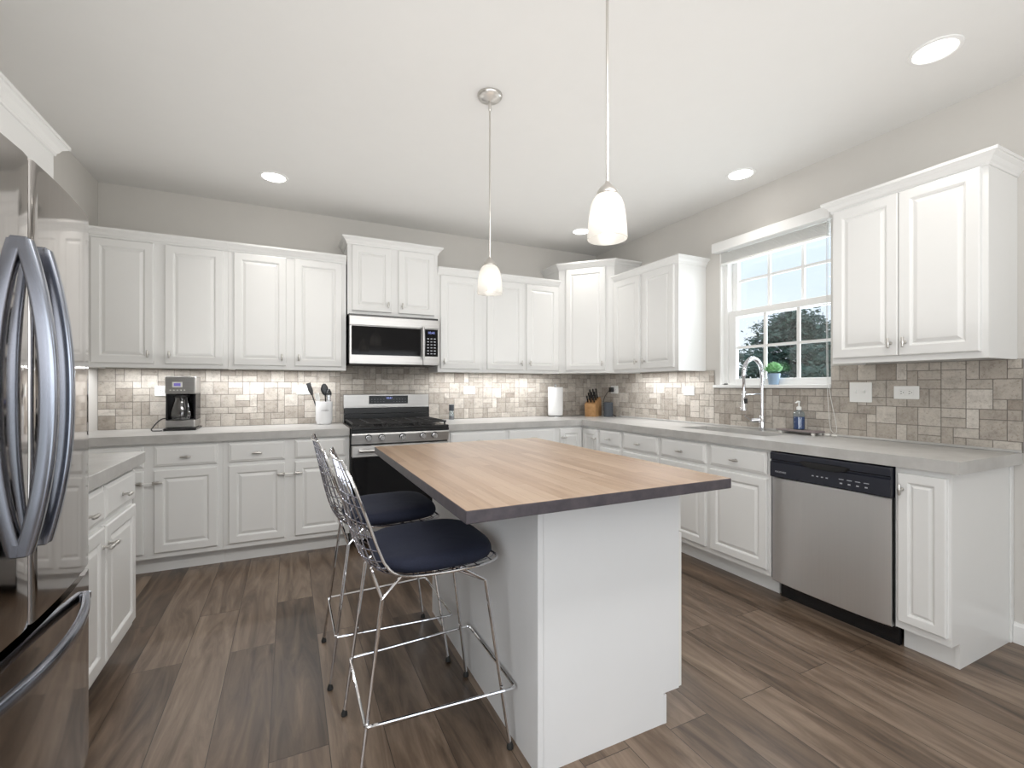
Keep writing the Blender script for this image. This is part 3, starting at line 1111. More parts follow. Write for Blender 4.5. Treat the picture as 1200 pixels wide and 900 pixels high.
MB().box(-hw + 0.006, hw - 0.006, 4.226, 4.2435, 0.998, 1.052, 0.004).build('vent_band', M['black'], bg)
MB().box(-hw + 0.0065, hw - 0.0065, 4.232, 4.2405, 0.9255, 0.997).build('dark_reflection_strip', M['black'], bg)  # black strip stands for the dark reflection in the lower steel
MB().box(-0.165, 0.182, 4.246, 4.2515, 1.083, 1.156, 0.002).build('control_display', M['blackgloss'], bg)
text('clock_digits', '10:41', 0.026, M['display'], bg, Matrix.Translation((0.012, 4.2455, 1.134)) @ FRONT)
mb = MB()
for r_ in range(2):
    for c_ in range(5):
        for s in (-1, 1):
            x = 0.0085 + s * (0.045 + c_ * 0.026)
            mb.box(x - 0.006, x + 0.006, 4.2453, 4.2461, 1.100 + r_ * 0.022, 1.104 + r_ * 0.022)
mb.build('key_marks', M['dark_text'], bg)
# burners and cast-iron grates
for bx, by, br_ in ((-0.25, 3.80, 0.045), (-0.25, 4.08, 0.036), (0.0, 3.94, 0.05), (0.25, 3.80, 0.05), (0.25, 4.08, 0.036)):
    MB().lathe([(br_ + 0.012, 0.9255), (br_ + 0.010, 0.932), (br_, 0.934), (br_ - 0.002, 0.942), (br_ * 0.6, 0.945)], bx, by, 20).build('burner', M['iron'], rg)
for gx0, gx1 in ((-0.372, -0.128), (-0.122, 0.122), (0.128, 0.372)):
    mb = MB()
    gz0, gz1 = 0.945, 0.958
    for y in (3.69, 4.19):
        mb.box(gx0, gx1, y - 0.006, y + 0.006, gz0, gz1, 0.002)
    for x in (gx0 + 0.006, gx1 - 0.006):
        mb.box(x - 0.006, x + 0.006, 3.69, 4.19, gz0, gz1, 0.002)
    xm = (gx0 + gx1) / 2
    mb.box(xm - 0.005, xm + 0.005, 3.69, 4.19, gz0 + 0.002, gz1, 0.002)
    for y in (3.80, 3.94, 4.08):
        mb.box(gx0, gx1, y - 0.005, y + 0.005, gz0 + 0.002, gz1, 0.002)
    for x in (gx0 + 0.012, gx1 - 0.012):
        for y in (3.70, 4.18):
            mb.box(x - 0.006, x + 0.006, y - 0.006, y + 0.006, 0.9245, gz0)
    mb.build('grate', M['iron'], rg)

# ------------------------------------------------------------------ microwave
MX0, MX1 = 0.4365, 1.1860
mw = thing('microwave', 'stainless over-the-range microwave with a dark glass door', 'microwave', ((MX0 + MX1) / 2, 3.930, 1.420))
hw = (MX1 - MX0) / 2
MB().box(-hw, hw, 0.030, W - 3.93 - 0.012, 0.012, 0.416).build('body', M['black'], mw)
MB().prism_x([(0.03, 0.0), (W - 3.93 - 0.02, 0.0), (W - 3.93 - 0.02, 0.0115), (0.03, 0.0115)], -hw + 0.01, hw - 0.01).build('bottom_vent', M['iron'], mw)
MB().box(-hw, hw, 0.0, 0.029, 0.322, 0.397, 0.003).build('top_trim', M['steel_h'], mw)
dr = MB().box(-hw, hw - 0.145, 0.0, 0.029, 0.004, 0.320, 0.003).build('door', M['steel_h'], mw)
MB().box(-hw + 0.016, hw - 0.165, -0.0012, 0.004, 0.078, 0.315, 0.001).build('window', M['blackgloss'], dr)
mb = MB()
hp = [(0.226, 0.004, 0.050)] + [(0.226, -0.034 - 0.014 * math.sin(PI * i / 10), 0.060 + 0.275 * i / 10) for i in range(11)] + [(0.226, 0.004, 0.345)]
lo = []
for x, y, z in hp[1:-1]:
    lo.append([(x + 0.011 * math.cos(a), y + 0.007 * math.sin(a), z) for a in [2 * PI * k / 12 for k in range(12)]])
mb.rings(lo, True, True, True)
for z in (0.072, 0.323):
    mb.box(0.219, 0.233, -0.036, 0.001, z - 0.007, z + 0.007, 0.001)
mb.build('handle', M['steel_h'], dr)
cp = MB().box(hw - 0.143, hw, 0.0, 0.029, 0.004, 0.320, 0.003).build('control_panel', M['steel_h'], mw)
MB().box(hw - 0.128, hw - 0.012, -0.0012, 0.004, 0.080, 0.315, 0.001).build('keypad', M['blackgloss'], cp)
text('clock_digits', '10:41', 0.030, M['display'], cp, Matrix.Translation((hw - 0.070, -0.0018, 0.285)) @ FRONT)
mb = MB()
for i in range(6):
    for j in range(3):
        mb.box(hw - 0.108 + j * 0.030, hw - 0.092 + j * 0.030, -0.0020, -0.0012, 0.100 + i * 0.026, 0.108 + i * 0.026)
mb.build('key_marks', M['grey_text'], cp)

# ------------------------------------------------------------------ dishwasher
dwt = thing('dishwasher', 'stainless dishwasher with a black control strip', 'dishwasher', (XC - 0.002, 1.4725, 0), -PI / 2)
hw = 0.2985
MB().box(-hw, hw, 0.045, 0.60, 0.10, 0.862).build('tub', M['black'], dwt)
mb = MB()
n = 16
loops = []
for z, dy in ((0.108, 0.004), (0.112, 0.0), (0.709, 0.0), (0.713, 0.004)):
    lp = [(-hw + 0.002, 0.044, z)]
    for i in range(n + 1):
        u = i / (n / 2) - 1
        lp.append(((hw - 0.002) * u, 0.010 * u * u + 0.008 * abs(u) ** 6 + dy, z))
    lp.append((hw - 0.002, 0.044, z))
    loops.append(lp)
mb.rings(loops, True, True, True)
mb.build('door_panel', M['steel_v'], dwt, sharp=30)
mb = MB()
prof = [(0.044, 0.716), (0.003, 0.716), (0.0, 0.720), (0.001, 0.800), (0.010, 0.806), (0.010, 0.812), (0.001, 0.818), (0.0, 0.852), (0.006, 0.858), (0.044, 0.858)]
mb.prism_x(prof, -hw, hw)
cs = mb.build('control_strip', M['dwblack'], dwt)
mb = MB()
pts = [(-0.13, 0.826), (-0.11, 0.806), (-0.06, 0.796), (0.06, 0.796), (0.11, 0.806), (0.13, 0.826), (0.10, 0.832), (-0.10, 0.832)]
va = [mb.v((x, -0.001, z)) for x, z in pts]
vb = [mb.v((x * 0.92, -0.010, 0.815 + (z - 0.815) * 0.8)) for x, z in pts]
for i in range(8):
    mb.f([va[i], va[(i + 1) % 8], vb[(i + 1) % 8], vb[i]])
mb.f(vb)
mb.build('pocket_handle', M['black'], cs)
text('lettering', 'FRIGIDAIRE', 0.013, M['grey_text'], cs, Matrix.Translation((-0.235, -0.0008, 0.748)) @ FRONT)
mb = MB()
for i in range(4):
    mb.box(-0.060 + i * 0.024, -0.050 + i * 0.024, -0.0010, -0.0002, 0.757, 0.762)
for i in range(4):
    mb.box(0.075 + i * 0.038, 0.098 + i * 0.038, -0.0010, -0.0002, 0.764, 0.767)
    mb.box(0.080 + i * 0.038, 0.092 + i * 0.038, -0.0010, -0.0002, 0.742, 0.748)
mb.build('key_marks', M['grey_text'], cs)
MB().box(-hw + 0.004, hw - 0.004, 0.095, 0.115, 0.0, 0.100).build('toe_panel', M['black'], dwt)

# ------------------------------------------------------------------ island
IX0, IX1, IY0, IY1 = 0.412, 1.402, 1.126, 2.552
isl = thing('island_cabinet', 'white kitchen island base under the butcher block top', 'kitchen island', (0.708, 1.282, 0))
iw, il = 1.312 - 0.708, 2.474 - 1.282
MB().box(0.010, iw, 0.012, il, 0.105, 0.879).build('body', M['island_paint'], isl)
MB().prism_x([(0.012, 0), (il, 0), (il, 0.879), (0.012, 0.879)], 0, 0.010).build('back_panel', M['island_paint'], isl)
ep = MB()
for y0, y1 in ((0.0, 0.012),):
    pl = [(0.0, 0.0), (iw - 0.075, 0.0), (iw - 0.075, 0.112), (iw, 0.112), (iw, 0.879), (0.0, 0.879)]
    a_ = [ep.v((x, y0, z)) for x, z in pl]
    b_ = [ep.v((x, y1, z)) for x, z in pl]
    ep.f(a_), ep.f(b_[::-1])
    for i in range(6):
        ep.f([a_[i], b_[i], b_[(i + 1) % 6], a_[(i + 1) % 6]])
ep.build('end_panel', M['island_paint'], isl)
MB().box(0.0, 0.020, -0.004, 0.0, 0, 0.879, 0.001).build('corner_strip', M['island_paint'], isl)
MB().box(iw - 0.075, iw - 0.062, -0.001, il, 0, 0.105).build('toe_kick', M['island_paint'], isl)
for x0, x1 in ((0.003, 0.594), (0.600, il - 0.003)):
    d_ = raised_door(x0, x1, 0.115, 0.690, isl)
    d_.location = (iw, 0, 0)
    d_.rotation_euler = (0, 0, PI / 2)
    q_ = drawer_front(x0, x1, 0.700, 0.865, isl)
    q_.location = (iw, 0, 0)
    q_.rotation_euler = (0, 0, PI / 2)
    t_knob((x0 + x1) / 2, 0.78, q_, False, 'pull')
    t_knob(x1 - 0.04 if x0 < 0.1 else x0 + 0.04, 0.63, d_)
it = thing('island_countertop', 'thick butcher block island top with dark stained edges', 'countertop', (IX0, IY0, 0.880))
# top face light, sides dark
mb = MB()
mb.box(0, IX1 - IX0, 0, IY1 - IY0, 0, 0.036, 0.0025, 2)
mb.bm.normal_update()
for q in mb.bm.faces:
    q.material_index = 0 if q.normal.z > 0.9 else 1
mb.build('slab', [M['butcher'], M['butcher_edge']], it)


# ------------------------------------------------------------------ wire stools
def make_stool(label):
    t = thing('bar_stool', label, 'bar stool', (0, 0, 0), 0, 'wire bar stools at the island')
    P = [(0.228, 0.640), (0.205, 0.640), (0.15, 0.634), (0.03, 0.622), (-0.09, 0.618), (-0.165, 0.630), (-0.212, 0.668), (-0.238, 0.725), (-0.258, 0.80), (-0.280, 0.90), (-0.292, 0.955), (-0.305, 1.010)]
    Wd = [0.150, 0.188, 0.212, 0.225, 0.228, 0.226, 0.222, 0.220, 0.220, 0.217, 0.208, 0.175]
    Lf = [0.004, 0.006, 0.012, 0.024, 0.036, 0.046, 0.052, 0.052, 0.046, 0.034, 0.026, 0.015]
    path = smooth_path([(x, w, z) for (x, z), w in zip(P, Wd)], 6)
    lift = smooth_path([(f, 0, 0) for f in Lf], 6)
    n = len(path)
    pos, wid, lf, nor = [], [], [], []
    for i in range(n):
        a, b = path[max(i - 1, 0)], path[min(i + 1, n - 1)]
        dx, dz = b.x - a.x, b.z - a.z
        l_ = math.hypot(dx, dz) or 1
        pos.append((path[i].x, path[i].z))
        wid.append(path[i].y)
        lf.append(lift[i].x)
        nor.append((dz / l_, -dx / l_))       # towards the sitter

    def S(i, s):
        k = lf[i] * abs(s) ** 2.2
        return (pos[i][0] + nor[i][0] * k, s * wid[i], pos[i][1] + nor[i][1] * k)

    mb = MB()
    for j in range(1, 11):
        s = -1 + 2 * j / 11
        mb.tube([S(i, s) for i in range(0, n, 2)] + ([S(n - 1, s)] if (n - 1) % 2 else []), 0.0022, 5)
    # cross wires evenly spaced along the profile
    acc = [0.0]
    for i in range(1, n):
        acc.append(acc[-1] + math.hypot(pos[i][0] - pos[i - 1][0], pos[i][1] - pos[i - 1][1]))
    q = 0.035
    for i in range(1, n - 1):
        if acc[i] >= q:
            mb.tube([S(i, -1 + 2 * k / 12) for k in range(13)], 0.0022, 5)
            q += 0.044
    mb.build('wire_shell', M['wire'], t)
    rim = [S(i, 1) for i in range(n)] + [S(n - 1, 1 - 2 * k / 8) for k in range(1, 8)] + [S(i, -1) for i in range(n - 1, -1, -1)] + [S(0, -1 + 2 * k / 8) for k in range(1, 8)]
    MB().tube(rim, 0.0045, 8, closed=True).build('rim', M['chrome'], t)
    # seat pad
    mb = MB()
    loops = []
    N = 44

    def seat_z(x, y):
        best = min(range(n), key=lambda i: abs(pos[i][0] - x) + (0 if pos[i][1] < 0.66 else 9))
        return pos[best][1] + lf[best] * min(1.0, abs(y) / wid[best]) ** 2.2

    def outline(a, r):
        cx_, sy_ = math.cos(a), math.sin(a)
        e = 0.62
        return (0.026 + 0.204 * r * math.copysign(abs(cx_) ** e, cx_), 0.214 * r * math.copysign(abs(sy_) ** e, sy_))

    sects = [(0.90, 0.006), (0.97, 0.010), (1.0, 0.022), (0.992, 0.035), (0.96, 0.047), (0.89, 0.057), (0.74, 0.066), (0.5, 0.072), (0.25, 0.075)]
    for r, h in sects:
        lp = []
        for k in range(N):
            x, y = outline(2 * PI * k / N, r)
            lp.append((x, y, seat_z(x, y) + h))
        loops.append(lp)
    mb.rings(loops, True, True, True)
    mb.build('seat_pad', M['navy'], t, sharp=80)
    # legs: one rod each, forked under the seat
    for s in (-1, 1):
        for foot, joint, b1, b2 in (((-0.246, s * 0.195), (-0.172, s * 0.170, 0.575), (-0.205, s * 0.160, 0.638), (-0.110, s * 0.168, 0.624)),
                                    ((0.247, s * 0.218), (0.170, s * 0.186, 0.580), (0.080, s * 0.176, 0.627), (0.055, s * 0.150, 0.622))):
            mb = MB()
            f0 = Vector((foot[0], foot[1], 0.014))
            j0 = Vector(joint)
            mb.tube([f0, j0], 0.0064, 8)
            for bb in (b1, b2):
                B = Vector((bb[0], bb[1], seat_z(bb[0], bb[1]) - 0.002))
                mb.tube([j0 + (f0 - j0).normalized() * 0.01, j0, j0.lerp(B, 0.12), B], 0.0052, 8)
            lg = mb.build('leg', M['chrome'], t)
            MB().lathe([(0.007, 0.0), (0.0115, 0.003), (0.0115, 0.011), (0.008, 0.020), (0.006, 0.026)], foot[0], foot[1], 12).build('foot_glide', M['rubber'], lg)
    z = 0.21
    cn = [(-0.226, -0.197), (0.264, -0.226), (0.264, 0.226), (-0.226, 0.197)]
    ring = []
    for i in range(4):
        p, a, b = Vector(cn[i]), Vector(cn[i - 1]), Vector(cn[(i + 1) % 4])
        u, v = p + (a - p).normalized() * 0.014, p + (b - p).normalized() * 0.014
        for k in range(5):
            f = k / 4
            q_ = u * (1 - f) ** 2 + p * 2 * f * (1 - f) + v * f * f
            ring.append((q_.x, q_.y, z))
    MB().tube(ring, 0.0052, 8, closed=True).build('footrest', M['chrome'], t)
    return t


st1 = make_stool('chrome wire bar stool with navy pad, nearer of the two at the island')
st1.location = (0.432, 1.640, 0)
st2 = st1.copy()
COL.objects.link(st2)
st2['label'] = 'chrome wire bar stool with navy pad, farther of the two, closer to the stove'
for ch in list(st1.children):
    c2 = ch.copy()
    COL.objects.link(c2)
    c2.parent = st2
    for g in list(ch.children):
        g2 = g.copy()
        COL.objects.link(g2)
        g2.parent = c2
st2.location = (0.396, 2.212, 0)

# ------------------------------------------------------------------ pendants
def pendant(label, x, y):
    t = thing('pendant_light', label, 'pendant light', (x, y, 0), 0, 'pendant lights over the island')
    MB().lathe([(0.064, H), (0.064, H - 0.006), (0.058, H - 0.016), (0.040, H - 0.026), (0.016, H - 0.031), (0.010, H - 0.034)], n=32).build('canopy', M['nickel'], t)
    mb = MB().lathe([(0.0075, H - 0.033), (0.0075, H - 0.075), (0.005, H - 0.080)], n=12)
    mb.lathe([(0.0045, H - 0.03), (0.0045, 1.895)], n=10)
    mb.build('rod', M['nickel'], t)
    MB().lathe([(0.006, 1.902), (0.009, 1.895), (0.020, 1.885), (0.033, 1.868), (0.034, 1.860), (0.020, 1.8595)], n=24).build('socket_cap', M['nickel'], t)
    # bell shade, open at the bottom: outer and inner skin
    out = [(0.024, 1.8615), (0.036, 1.856), (0.046, 1.843), (0.0535, 1.822), (0.058, 1.795), (0.061, 1.765), (0.0635, 1.735), (0.0645, 1.715), (0.0625, 1.7145)]
    MB().lathe(out, n=40, cap0=False, cap1=False).build('shade', M['frosted'], t)
    MB().lathe([(0.008, 1.855), (0.010, 1.81), (0.018, 1.796), (0.027, 1.780), (0.030, 1.762), (0.026, 1.742), (0.015, 1.728), (0.005, 1.7245)], n=20).build('bulb', M['bulb'], t)


pendant('frosted bell pendant light over the far end of the island', 0.927, 2.182)
pendant('frosted bell pendant light over the near end of the island, larger in view', 0.927, 1.2105)

# ------------------------------------------------------------------ faucet
fc = thing('kitchen_faucet', 'tall chrome spring-neck faucet in front of the window', 'faucet', (3.075, 2.213, CT))
MB().lathe([(0.026, 0), (0.026, 0.010), (0.020, 0.014), (0.020, 0.105), (0.017, 0.110), (0.0125, 0.112), (0.0125, 0.330)], n=20).build('column', M['chrome'], fc)
arc = [(0, 0, 0.325), (0, 0, 0.40), (-0.012, 0, 0.455), (-0.045, 0, 0.500), (-0.098, 0, 0.519), (-0.150, 0, 0.500), (-0.183, 0, 0.455), (-0.195, 0, 0.395)]
ap = smooth_path(arc, 10)
MB().tube(ap, 0.0085, 10).build('hose', M['chrome'], fc)
coil = []
tot = len(ap) - 1
turns = 46
for k in range(turns * 10 + 1):
    f = k / (turns * 10) * tot
    i = min(int(f), tot - 1)
    p = ap[i].lerp(ap[i + 1], f - i)
    tg = (ap[i + 1] - ap[i]).normalized()
    nn_ = Vector((0, 1, 0))
    bn = tg.cross(nn_)
    a = 2 * PI * k / 10
    coil.append(p + (nn_ * math.cos(a) + bn * math.sin(a)) * 0.0135)
MB().tube(coil, 0.0026, 5).build('spring', M['chrome'], fc)
MB().lathe([(0.011, 0.405), (0.013, 0.395), (0.0105, 0.39), (0.0105, 0.285), (0.015, 0.280), (0.016, 0.175), (0.024, 0.163), (0.024, 0.152), (0.018, 0.149)], -0.195, 0, 18).build('spray_head', M['chrome'], fc)
MB().box(-0.212, -0.178, -0.0175, -0.0145, 0.20, 0.235, 0.001).build('spray_button', M['rubber'], fc)
MB().tube([(0, 0, 0.265), (-0.178, 0, 0.258)], 0.0055, 10).build('holder_arm', M['chrome'], fc)
mb = MB().tube([(0, 0, 0.078), (-0.020, 0.03, 0.074), (-0.035, 0.055, 0.070)], 0.0165, 14)
mb.tube([(-0.035, 0.055, 0.070), (-0.06, 0.06, 0.085), (-0.10, 0.062, 0.105)], [0.012, 0.006, 0.005], 10)
mb.build('lever', M['chrome'], fc)

# ------------------------------------------------------------------ window sill plant, soap, tray
pl = thing('potted_succulent', 'small green succulent in a blue-grey pot on the window sill', 'potted plant', (R + 0.008, 2.195, 1.2515))
MB().lathe([(0.030, 0.0), (0.033, 0.002), (0.043, 0.078), (0.044, 0.082), (0.040, 0.082), (0.038, 0.070)], n=24).build('pot', M['pot'], pl)
mb = MB()
r2 = random.Random(3)
for k in range(46):
    a = k * 2.39996
    el = 0.25 + 1.25 * (k / 46)
    ln_ = 0.072 + 0.006 * (k / 46)
    dx = Vector((math.cos(a) * math.cos(el), math.sin(a) * math.cos(el), math.sin(el)))
    side = Vector((-math.sin(a), math.cos(a), 0))
    up_ = dx.cross(side)
    c0 = Vector((0, 0, 0.090))
    w = 0.021
    p = [c0 + dx * 0.006, c0 + dx * ln_ * 0.55 + side * w - up_ * 0.002, c0 + dx * ln_ + up_ * 0.012, c0 + dx * ln_ * 0.55 - side * w - up_ * 0.002]
    q_ = [x + up_ * -0.004 for x in p]
    a_ = [mb.v(x) for x in p]
    b_ = [mb.v(x) for x in q_]
    mb.f(a_, True), mb.f(b_[::-1], True)
    for i in range(4):
        mb.f([a_[i], b_[i], b_[(i + 1) % 4], a_[(i + 1) % 4]], True)
mb.build('leaves', M['succulent'], pl)

tr = thing('counter_tray', 'small mauve-grey footed tray beside the sink', 'tray', (3.080, 1.945, CT))
MB().box(-0.050, 0.050, -0.135, 0.135, 0.018, 0.030, 0.003, 2).build('board', M['tray'], tr)
for x in (-0.035, 0.035):
    for y in (-0.11, 0.11):
        MB().lathe([(0.010, 0.0), (0.013, 0.004), (0.011, 0.0185)], x, y, 12).build('foot', M['pebble'], tr)
sp = thing('soap_bottle', 'glass pump bottle of deep blue soap on the footed tray', 'soap bottle', (3.075, 1.946, CT + 0.0305))
MB().lathe([(0.030, 0.0), (0.034, 0.004), (0.034, 0.105), (0.029, 0.118), (0.013, 0.128), (0.013, 0.134)], n=24).build('bottle', M['bottle'], sp)
MB().lathe([(0.029, 0.003), (0.0325, 0.006), (0.0325, 0.086), (0.0, 0.0862)], n=24, cap1=False).build('soap', M['soap'], sp)
mb = MB().lathe([(0.015, 0.132), (0.015, 0.150), (0.010, 0.154), (0.0045, 0.155), (0.0045, 0.182)], n=18)
mb.tube([(0.004, 0, 0.184), (-0.012, 0, 0.186), (-0.036, 0, 0.180)], [0.007, 0.0065, 0.004], 10)
mb.build('pump', M['plastic'], sp)
for k, (x, y, lb) in enumerate(((3.095, 1.778, 'small white pebble on the counter nearer the footed tray'), (3.095, 1.735, 'small white pebble on the counter farther from the footed tray'))):
    tag(MB().ball((0, 0, 0.0085), 0.014, 12, (0.9, 1.25, 0.6)).build('pebble', M['pebble']), lb, 'pebble', 'white pebbles by the tray').location = (x, y, CT)

# blind: headrail valance, gathered slats, cord
bl = thing('window_blind', 'white blind gathered up at the top of the window', 'window blind', (R, (1.80 + WY1) / 2, 0))
bw = (WY1 - 1.80) / 2
MB().prism([(-0.066, -bw - 0.03), (0, -bw - 0.03), (0, bw + 0.03), (-0.066, bw + 0.03)], 2.322, 2.398, 0.004).build('valance', M['trim'], bl)
mb = MB()
for k in range(9):
    z = 2.312 - k * 0.0085
    mb.box(-0.012, 0.034, -bw + 0.016, bw - 0.016, z - 0.0022, z + 0.0022)
mb.build('slats', M['plastic'], bl)
MB().box(-0.012, 0.034, -bw + 0.016, bw - 0.016, 2.222, 2.238, 0.003).build('bottom_rail', M['plastic'], bl)
mb = MB()
mb.tube(smooth_path([(-0.030, -bw + 0.006, 2.322), (-0.034, -bw + 0.004, 1.60), (-0.036, -bw + -0.002, 1.25), (-0.040, -bw + -0.019, 1.0), (-0.036, -bw + -0.039, 0.942), (-0.038, -bw + -0.059, 0.98), (-0.036, -bw + -0.012, 1.25), (-0.036, -bw + -0.004, 1.60), (-0.030, -bw + -0.002, 2.322)], 5), 0.0016, 6)
mb.build('cord', M['cord_clear'], bl)

# ------------------------------------------------------------------ things on the back counter
# coffee maker
cm = thing('coffee_maker', 'dark steel drip coffee maker with glass carafe on the left counter', 'coffee maker', (-0.712, 4.075, CT))
MB().box(-0.100, 0.100, -0.045, 0.205, 0.0, 0.018, 0.006, 2).build('base', M['black'], cm)
MB().box(-0.090, 0.090, -0.020, 0.200, 0.018, 0.075, 0.008, 2).build('warming_plate', M['steel_h'], cm)
mb = MB().box(-0.090, 0.090, 0.105, 0.200, 0.075, 0.265).box(-0.090, -0.078, 0.0, 0.105, 0.075, 0.265).box(0.078, 0.090, 0.0, 0.105, 0.075, 0.265)
mb.build('tower', M['black'], cm)
hd = MB().box(-0.092, 0.092, -0.022, 0.202, 0.265, 0.392, 0.008, 2).build('brew_head', M['steel_h'], cm)
MB().box(-0.048, 0.012, -0.0245, -0.020, 0.312, 0.352, 0.002).build('display_frame', M['plastic'], hd)
MB().box(-0.038, 0.002, -0.0255, -0.0240, 0.321, 0.343, 0.0004).build('display', M['lcd'], hd)
mb = MB()
for i in range(5):
    mb.ball((-0.060 + i * 0.021, -0.0225, 0.292), 0.006, 10, (1, 0.5, 0.8))
mb.build('buttons', M['plastic'], hd)
ca = MB().lathe([(0.048, 0.0765), (0.066, 0.080), (0.072, 0.105), (0.070, 0.140), (0.056, 0.195), (0.048, 0.222), (0.050, 0.236)], 0, 0.030, 28, cap0=True, cap1=False).build('carafe', M['carafe'], cm)
MB().lathe([(0.051, 0.236), (0.053, 0.240), (0.050, 0.252), (0.02, 0.256)], 0, 0.030, 24).build('lid', M['black'], ca)
hp = smooth_path([(0.030, -0.012, 0.232), (0.040, -0.052, 0.222), (0.044, -0.060, 0.160), (0.036, -0.040, 0.105)], 6)
MB().tube(hp, 0.0085, 10).build('carafe_handle', M['black'], ca)
MB().lathe([(0.058, 0.0785), (0.066, 0.082), (0.0715, 0.100), (0.0, 0.1002)], 0, 0.030, 24, cap1=False).build('coffee', M['black'], ca)
MB().tube(smooth_path([(-0.098, 0.16, 0.08), (-0.14, 0.10, 0.075), (-0.175, 0.03, 0.02), (-0.165, -0.02, 0.0045), (-0.13, -0.045, 0.0045), (-0.11, -0.052, 0.0045), (-0.10, -0.05, 0.006)], 7), 0.0038, 8).build('cord', M['rubber'], cm)

# utensil crock and utensils
KX, KY = 0.264, 4.205
cr = thing('utensil_crock', 'white ceramic utensil crock left of the stove', 'crock', (KX, KY, CT))
MB().lathe([(0.048, 0.0), (0.056, 0.003), (0.067, 0.036), (0.067, 0.188), (0.065, 0.192), (0.060, 0.190), (0.060, 0.012), (0.0, 0.011)], n=36, cap1=False).build('jar', M['ceramic'], cr)
text('lettering', 'UTENSILS', 0.014, M['dark_text'], cr, Matrix.Rotation(0.06, 4, 'Z') @ Matrix.Translation((0, -0.0675, 0.118)) @ FRONT)


def utensil(name, label, b, tip, kind, m):
    t = thing(name, label, 'utensil', (KX, KY, CT + 0.0125))
    b, tip = Vector(b), Vector(tip)
    d = (tip - b)
    mid = b + d * 0.72
    MB().tube([b, mid, b + d * 0.76], [0.005, 0.005, 0.004], 8).build('handle', m, t)
    u = d.normalized()
    sd = Vector((1, 0, 0)) - u * u.x
    sd.normalize()
    wv = u.cross(sd)
    mb = MB()
    loops = []
    for i in range(9):
        f = i / 8
        c = b + d * (0.70 + 0.30 * f)
        w_ = {'spoon': 0.006 + 0.024 * math.sin(PI * min(1, f * 0.93 + 0.03)) ** 0.8, 'flat': 0.008 + 0.010 * min(1, f * 3), 'ball': 0.006 + 0.018 * math.sin(PI * min(1, f * 0.95 + 0.03))}[kind]
        th_ = 0.004 if kind != 'ball' else w_ * 0.8
        loops.append([c + sd * w_ * math.cos(2 * PI * k / 12) + wv * th_ * math.sin(2 * PI * k / 12) for k in range(12)])
    mb.rings(loops, True, True, True)
    mb.build('blade' if kind == 'flat' else 'bowl', m, t)


utensil('spatula', 'slim dark spatula leaning out of the crock to the left', (-0.020, -0.01, 0.003), (-0.123, 0.0, 0.335), 'flat', M['iron'])
utensil('serving_spoon', 'black serving spoon standing tallest in the crock', (0.03, 0.01, 0.003), (0.000, 0.01, 0.330), 'spoon', M['black'])
utensil('ladle', 'small black ladle leaning out of the crock to the right', (0.01, -0.015, 0.003), (0.040, -0.01, 0.285), 'ball', M['black'])
utensil('kitchen_tongs', 'steel tongs standing low in the crock', (0.038, -0.03, 0.003), (0.033, -0.036, 0.235), 'flat', M['knob_steel'])
utensil('turner', 'white turner standing low at the front left of the crock', (-0.01, -0.028, 0.003), (-0.060, -0.03, 0.250), 'flat', M['plastic'])

# pepper grinder right of the stove
gr_ = thing('pepper_grinder', 'small glass grinder with a dark cap right of the stove', 'grinder', (1.403, 4.245, CT))
MB().lathe([(0.022, 0), (0.024, 0.003), (0.024, 0.055), (0.020, 0.075), (0.018, 0.085)], n=18).build('jar', M['bottle'], gr_)
MB().lathe([(0.021, 0.003), (0.022, 0.004), (0.022, 0.035), (0.0, 0.0352)], n=18, cap1=False).build('peppercorns', M['tray'], gr_)
MB().lathe([(0.0225, 0.0855), (0.0235, 0.088), (0.0235, 0.142), (0.020, 0.146)], n=18).build('cap', M['fabric_grey'], gr_)

# paper towel
pt = thing('paper_towel_holder', 'steel holder with a full white paper towel roll on the back counter', 'paper towel holder', (2.530, 4.185, CT))
MB().lathe([(0.080, 0.0), (0.082, 0.002), (0.082, 0.010), (0.070, 0.013), (0.012, 0.016), (0.009, 0.02), (0.009, 0.330), (0.012, 0.336), (0.006, 0.345)], n=28).build('stand', M['knob_steel'], pt)
MB().lathe([(0.021, 0.0175), (0.0765, 0.0175), (0.078, 0.020), (0.078, 0.309), (0.0765, 0.312), (0.021, 0.312), (0.021, 0.0175)], n=40, cap0=False, cap1=False).build('towel_roll', M['paper'], pt)

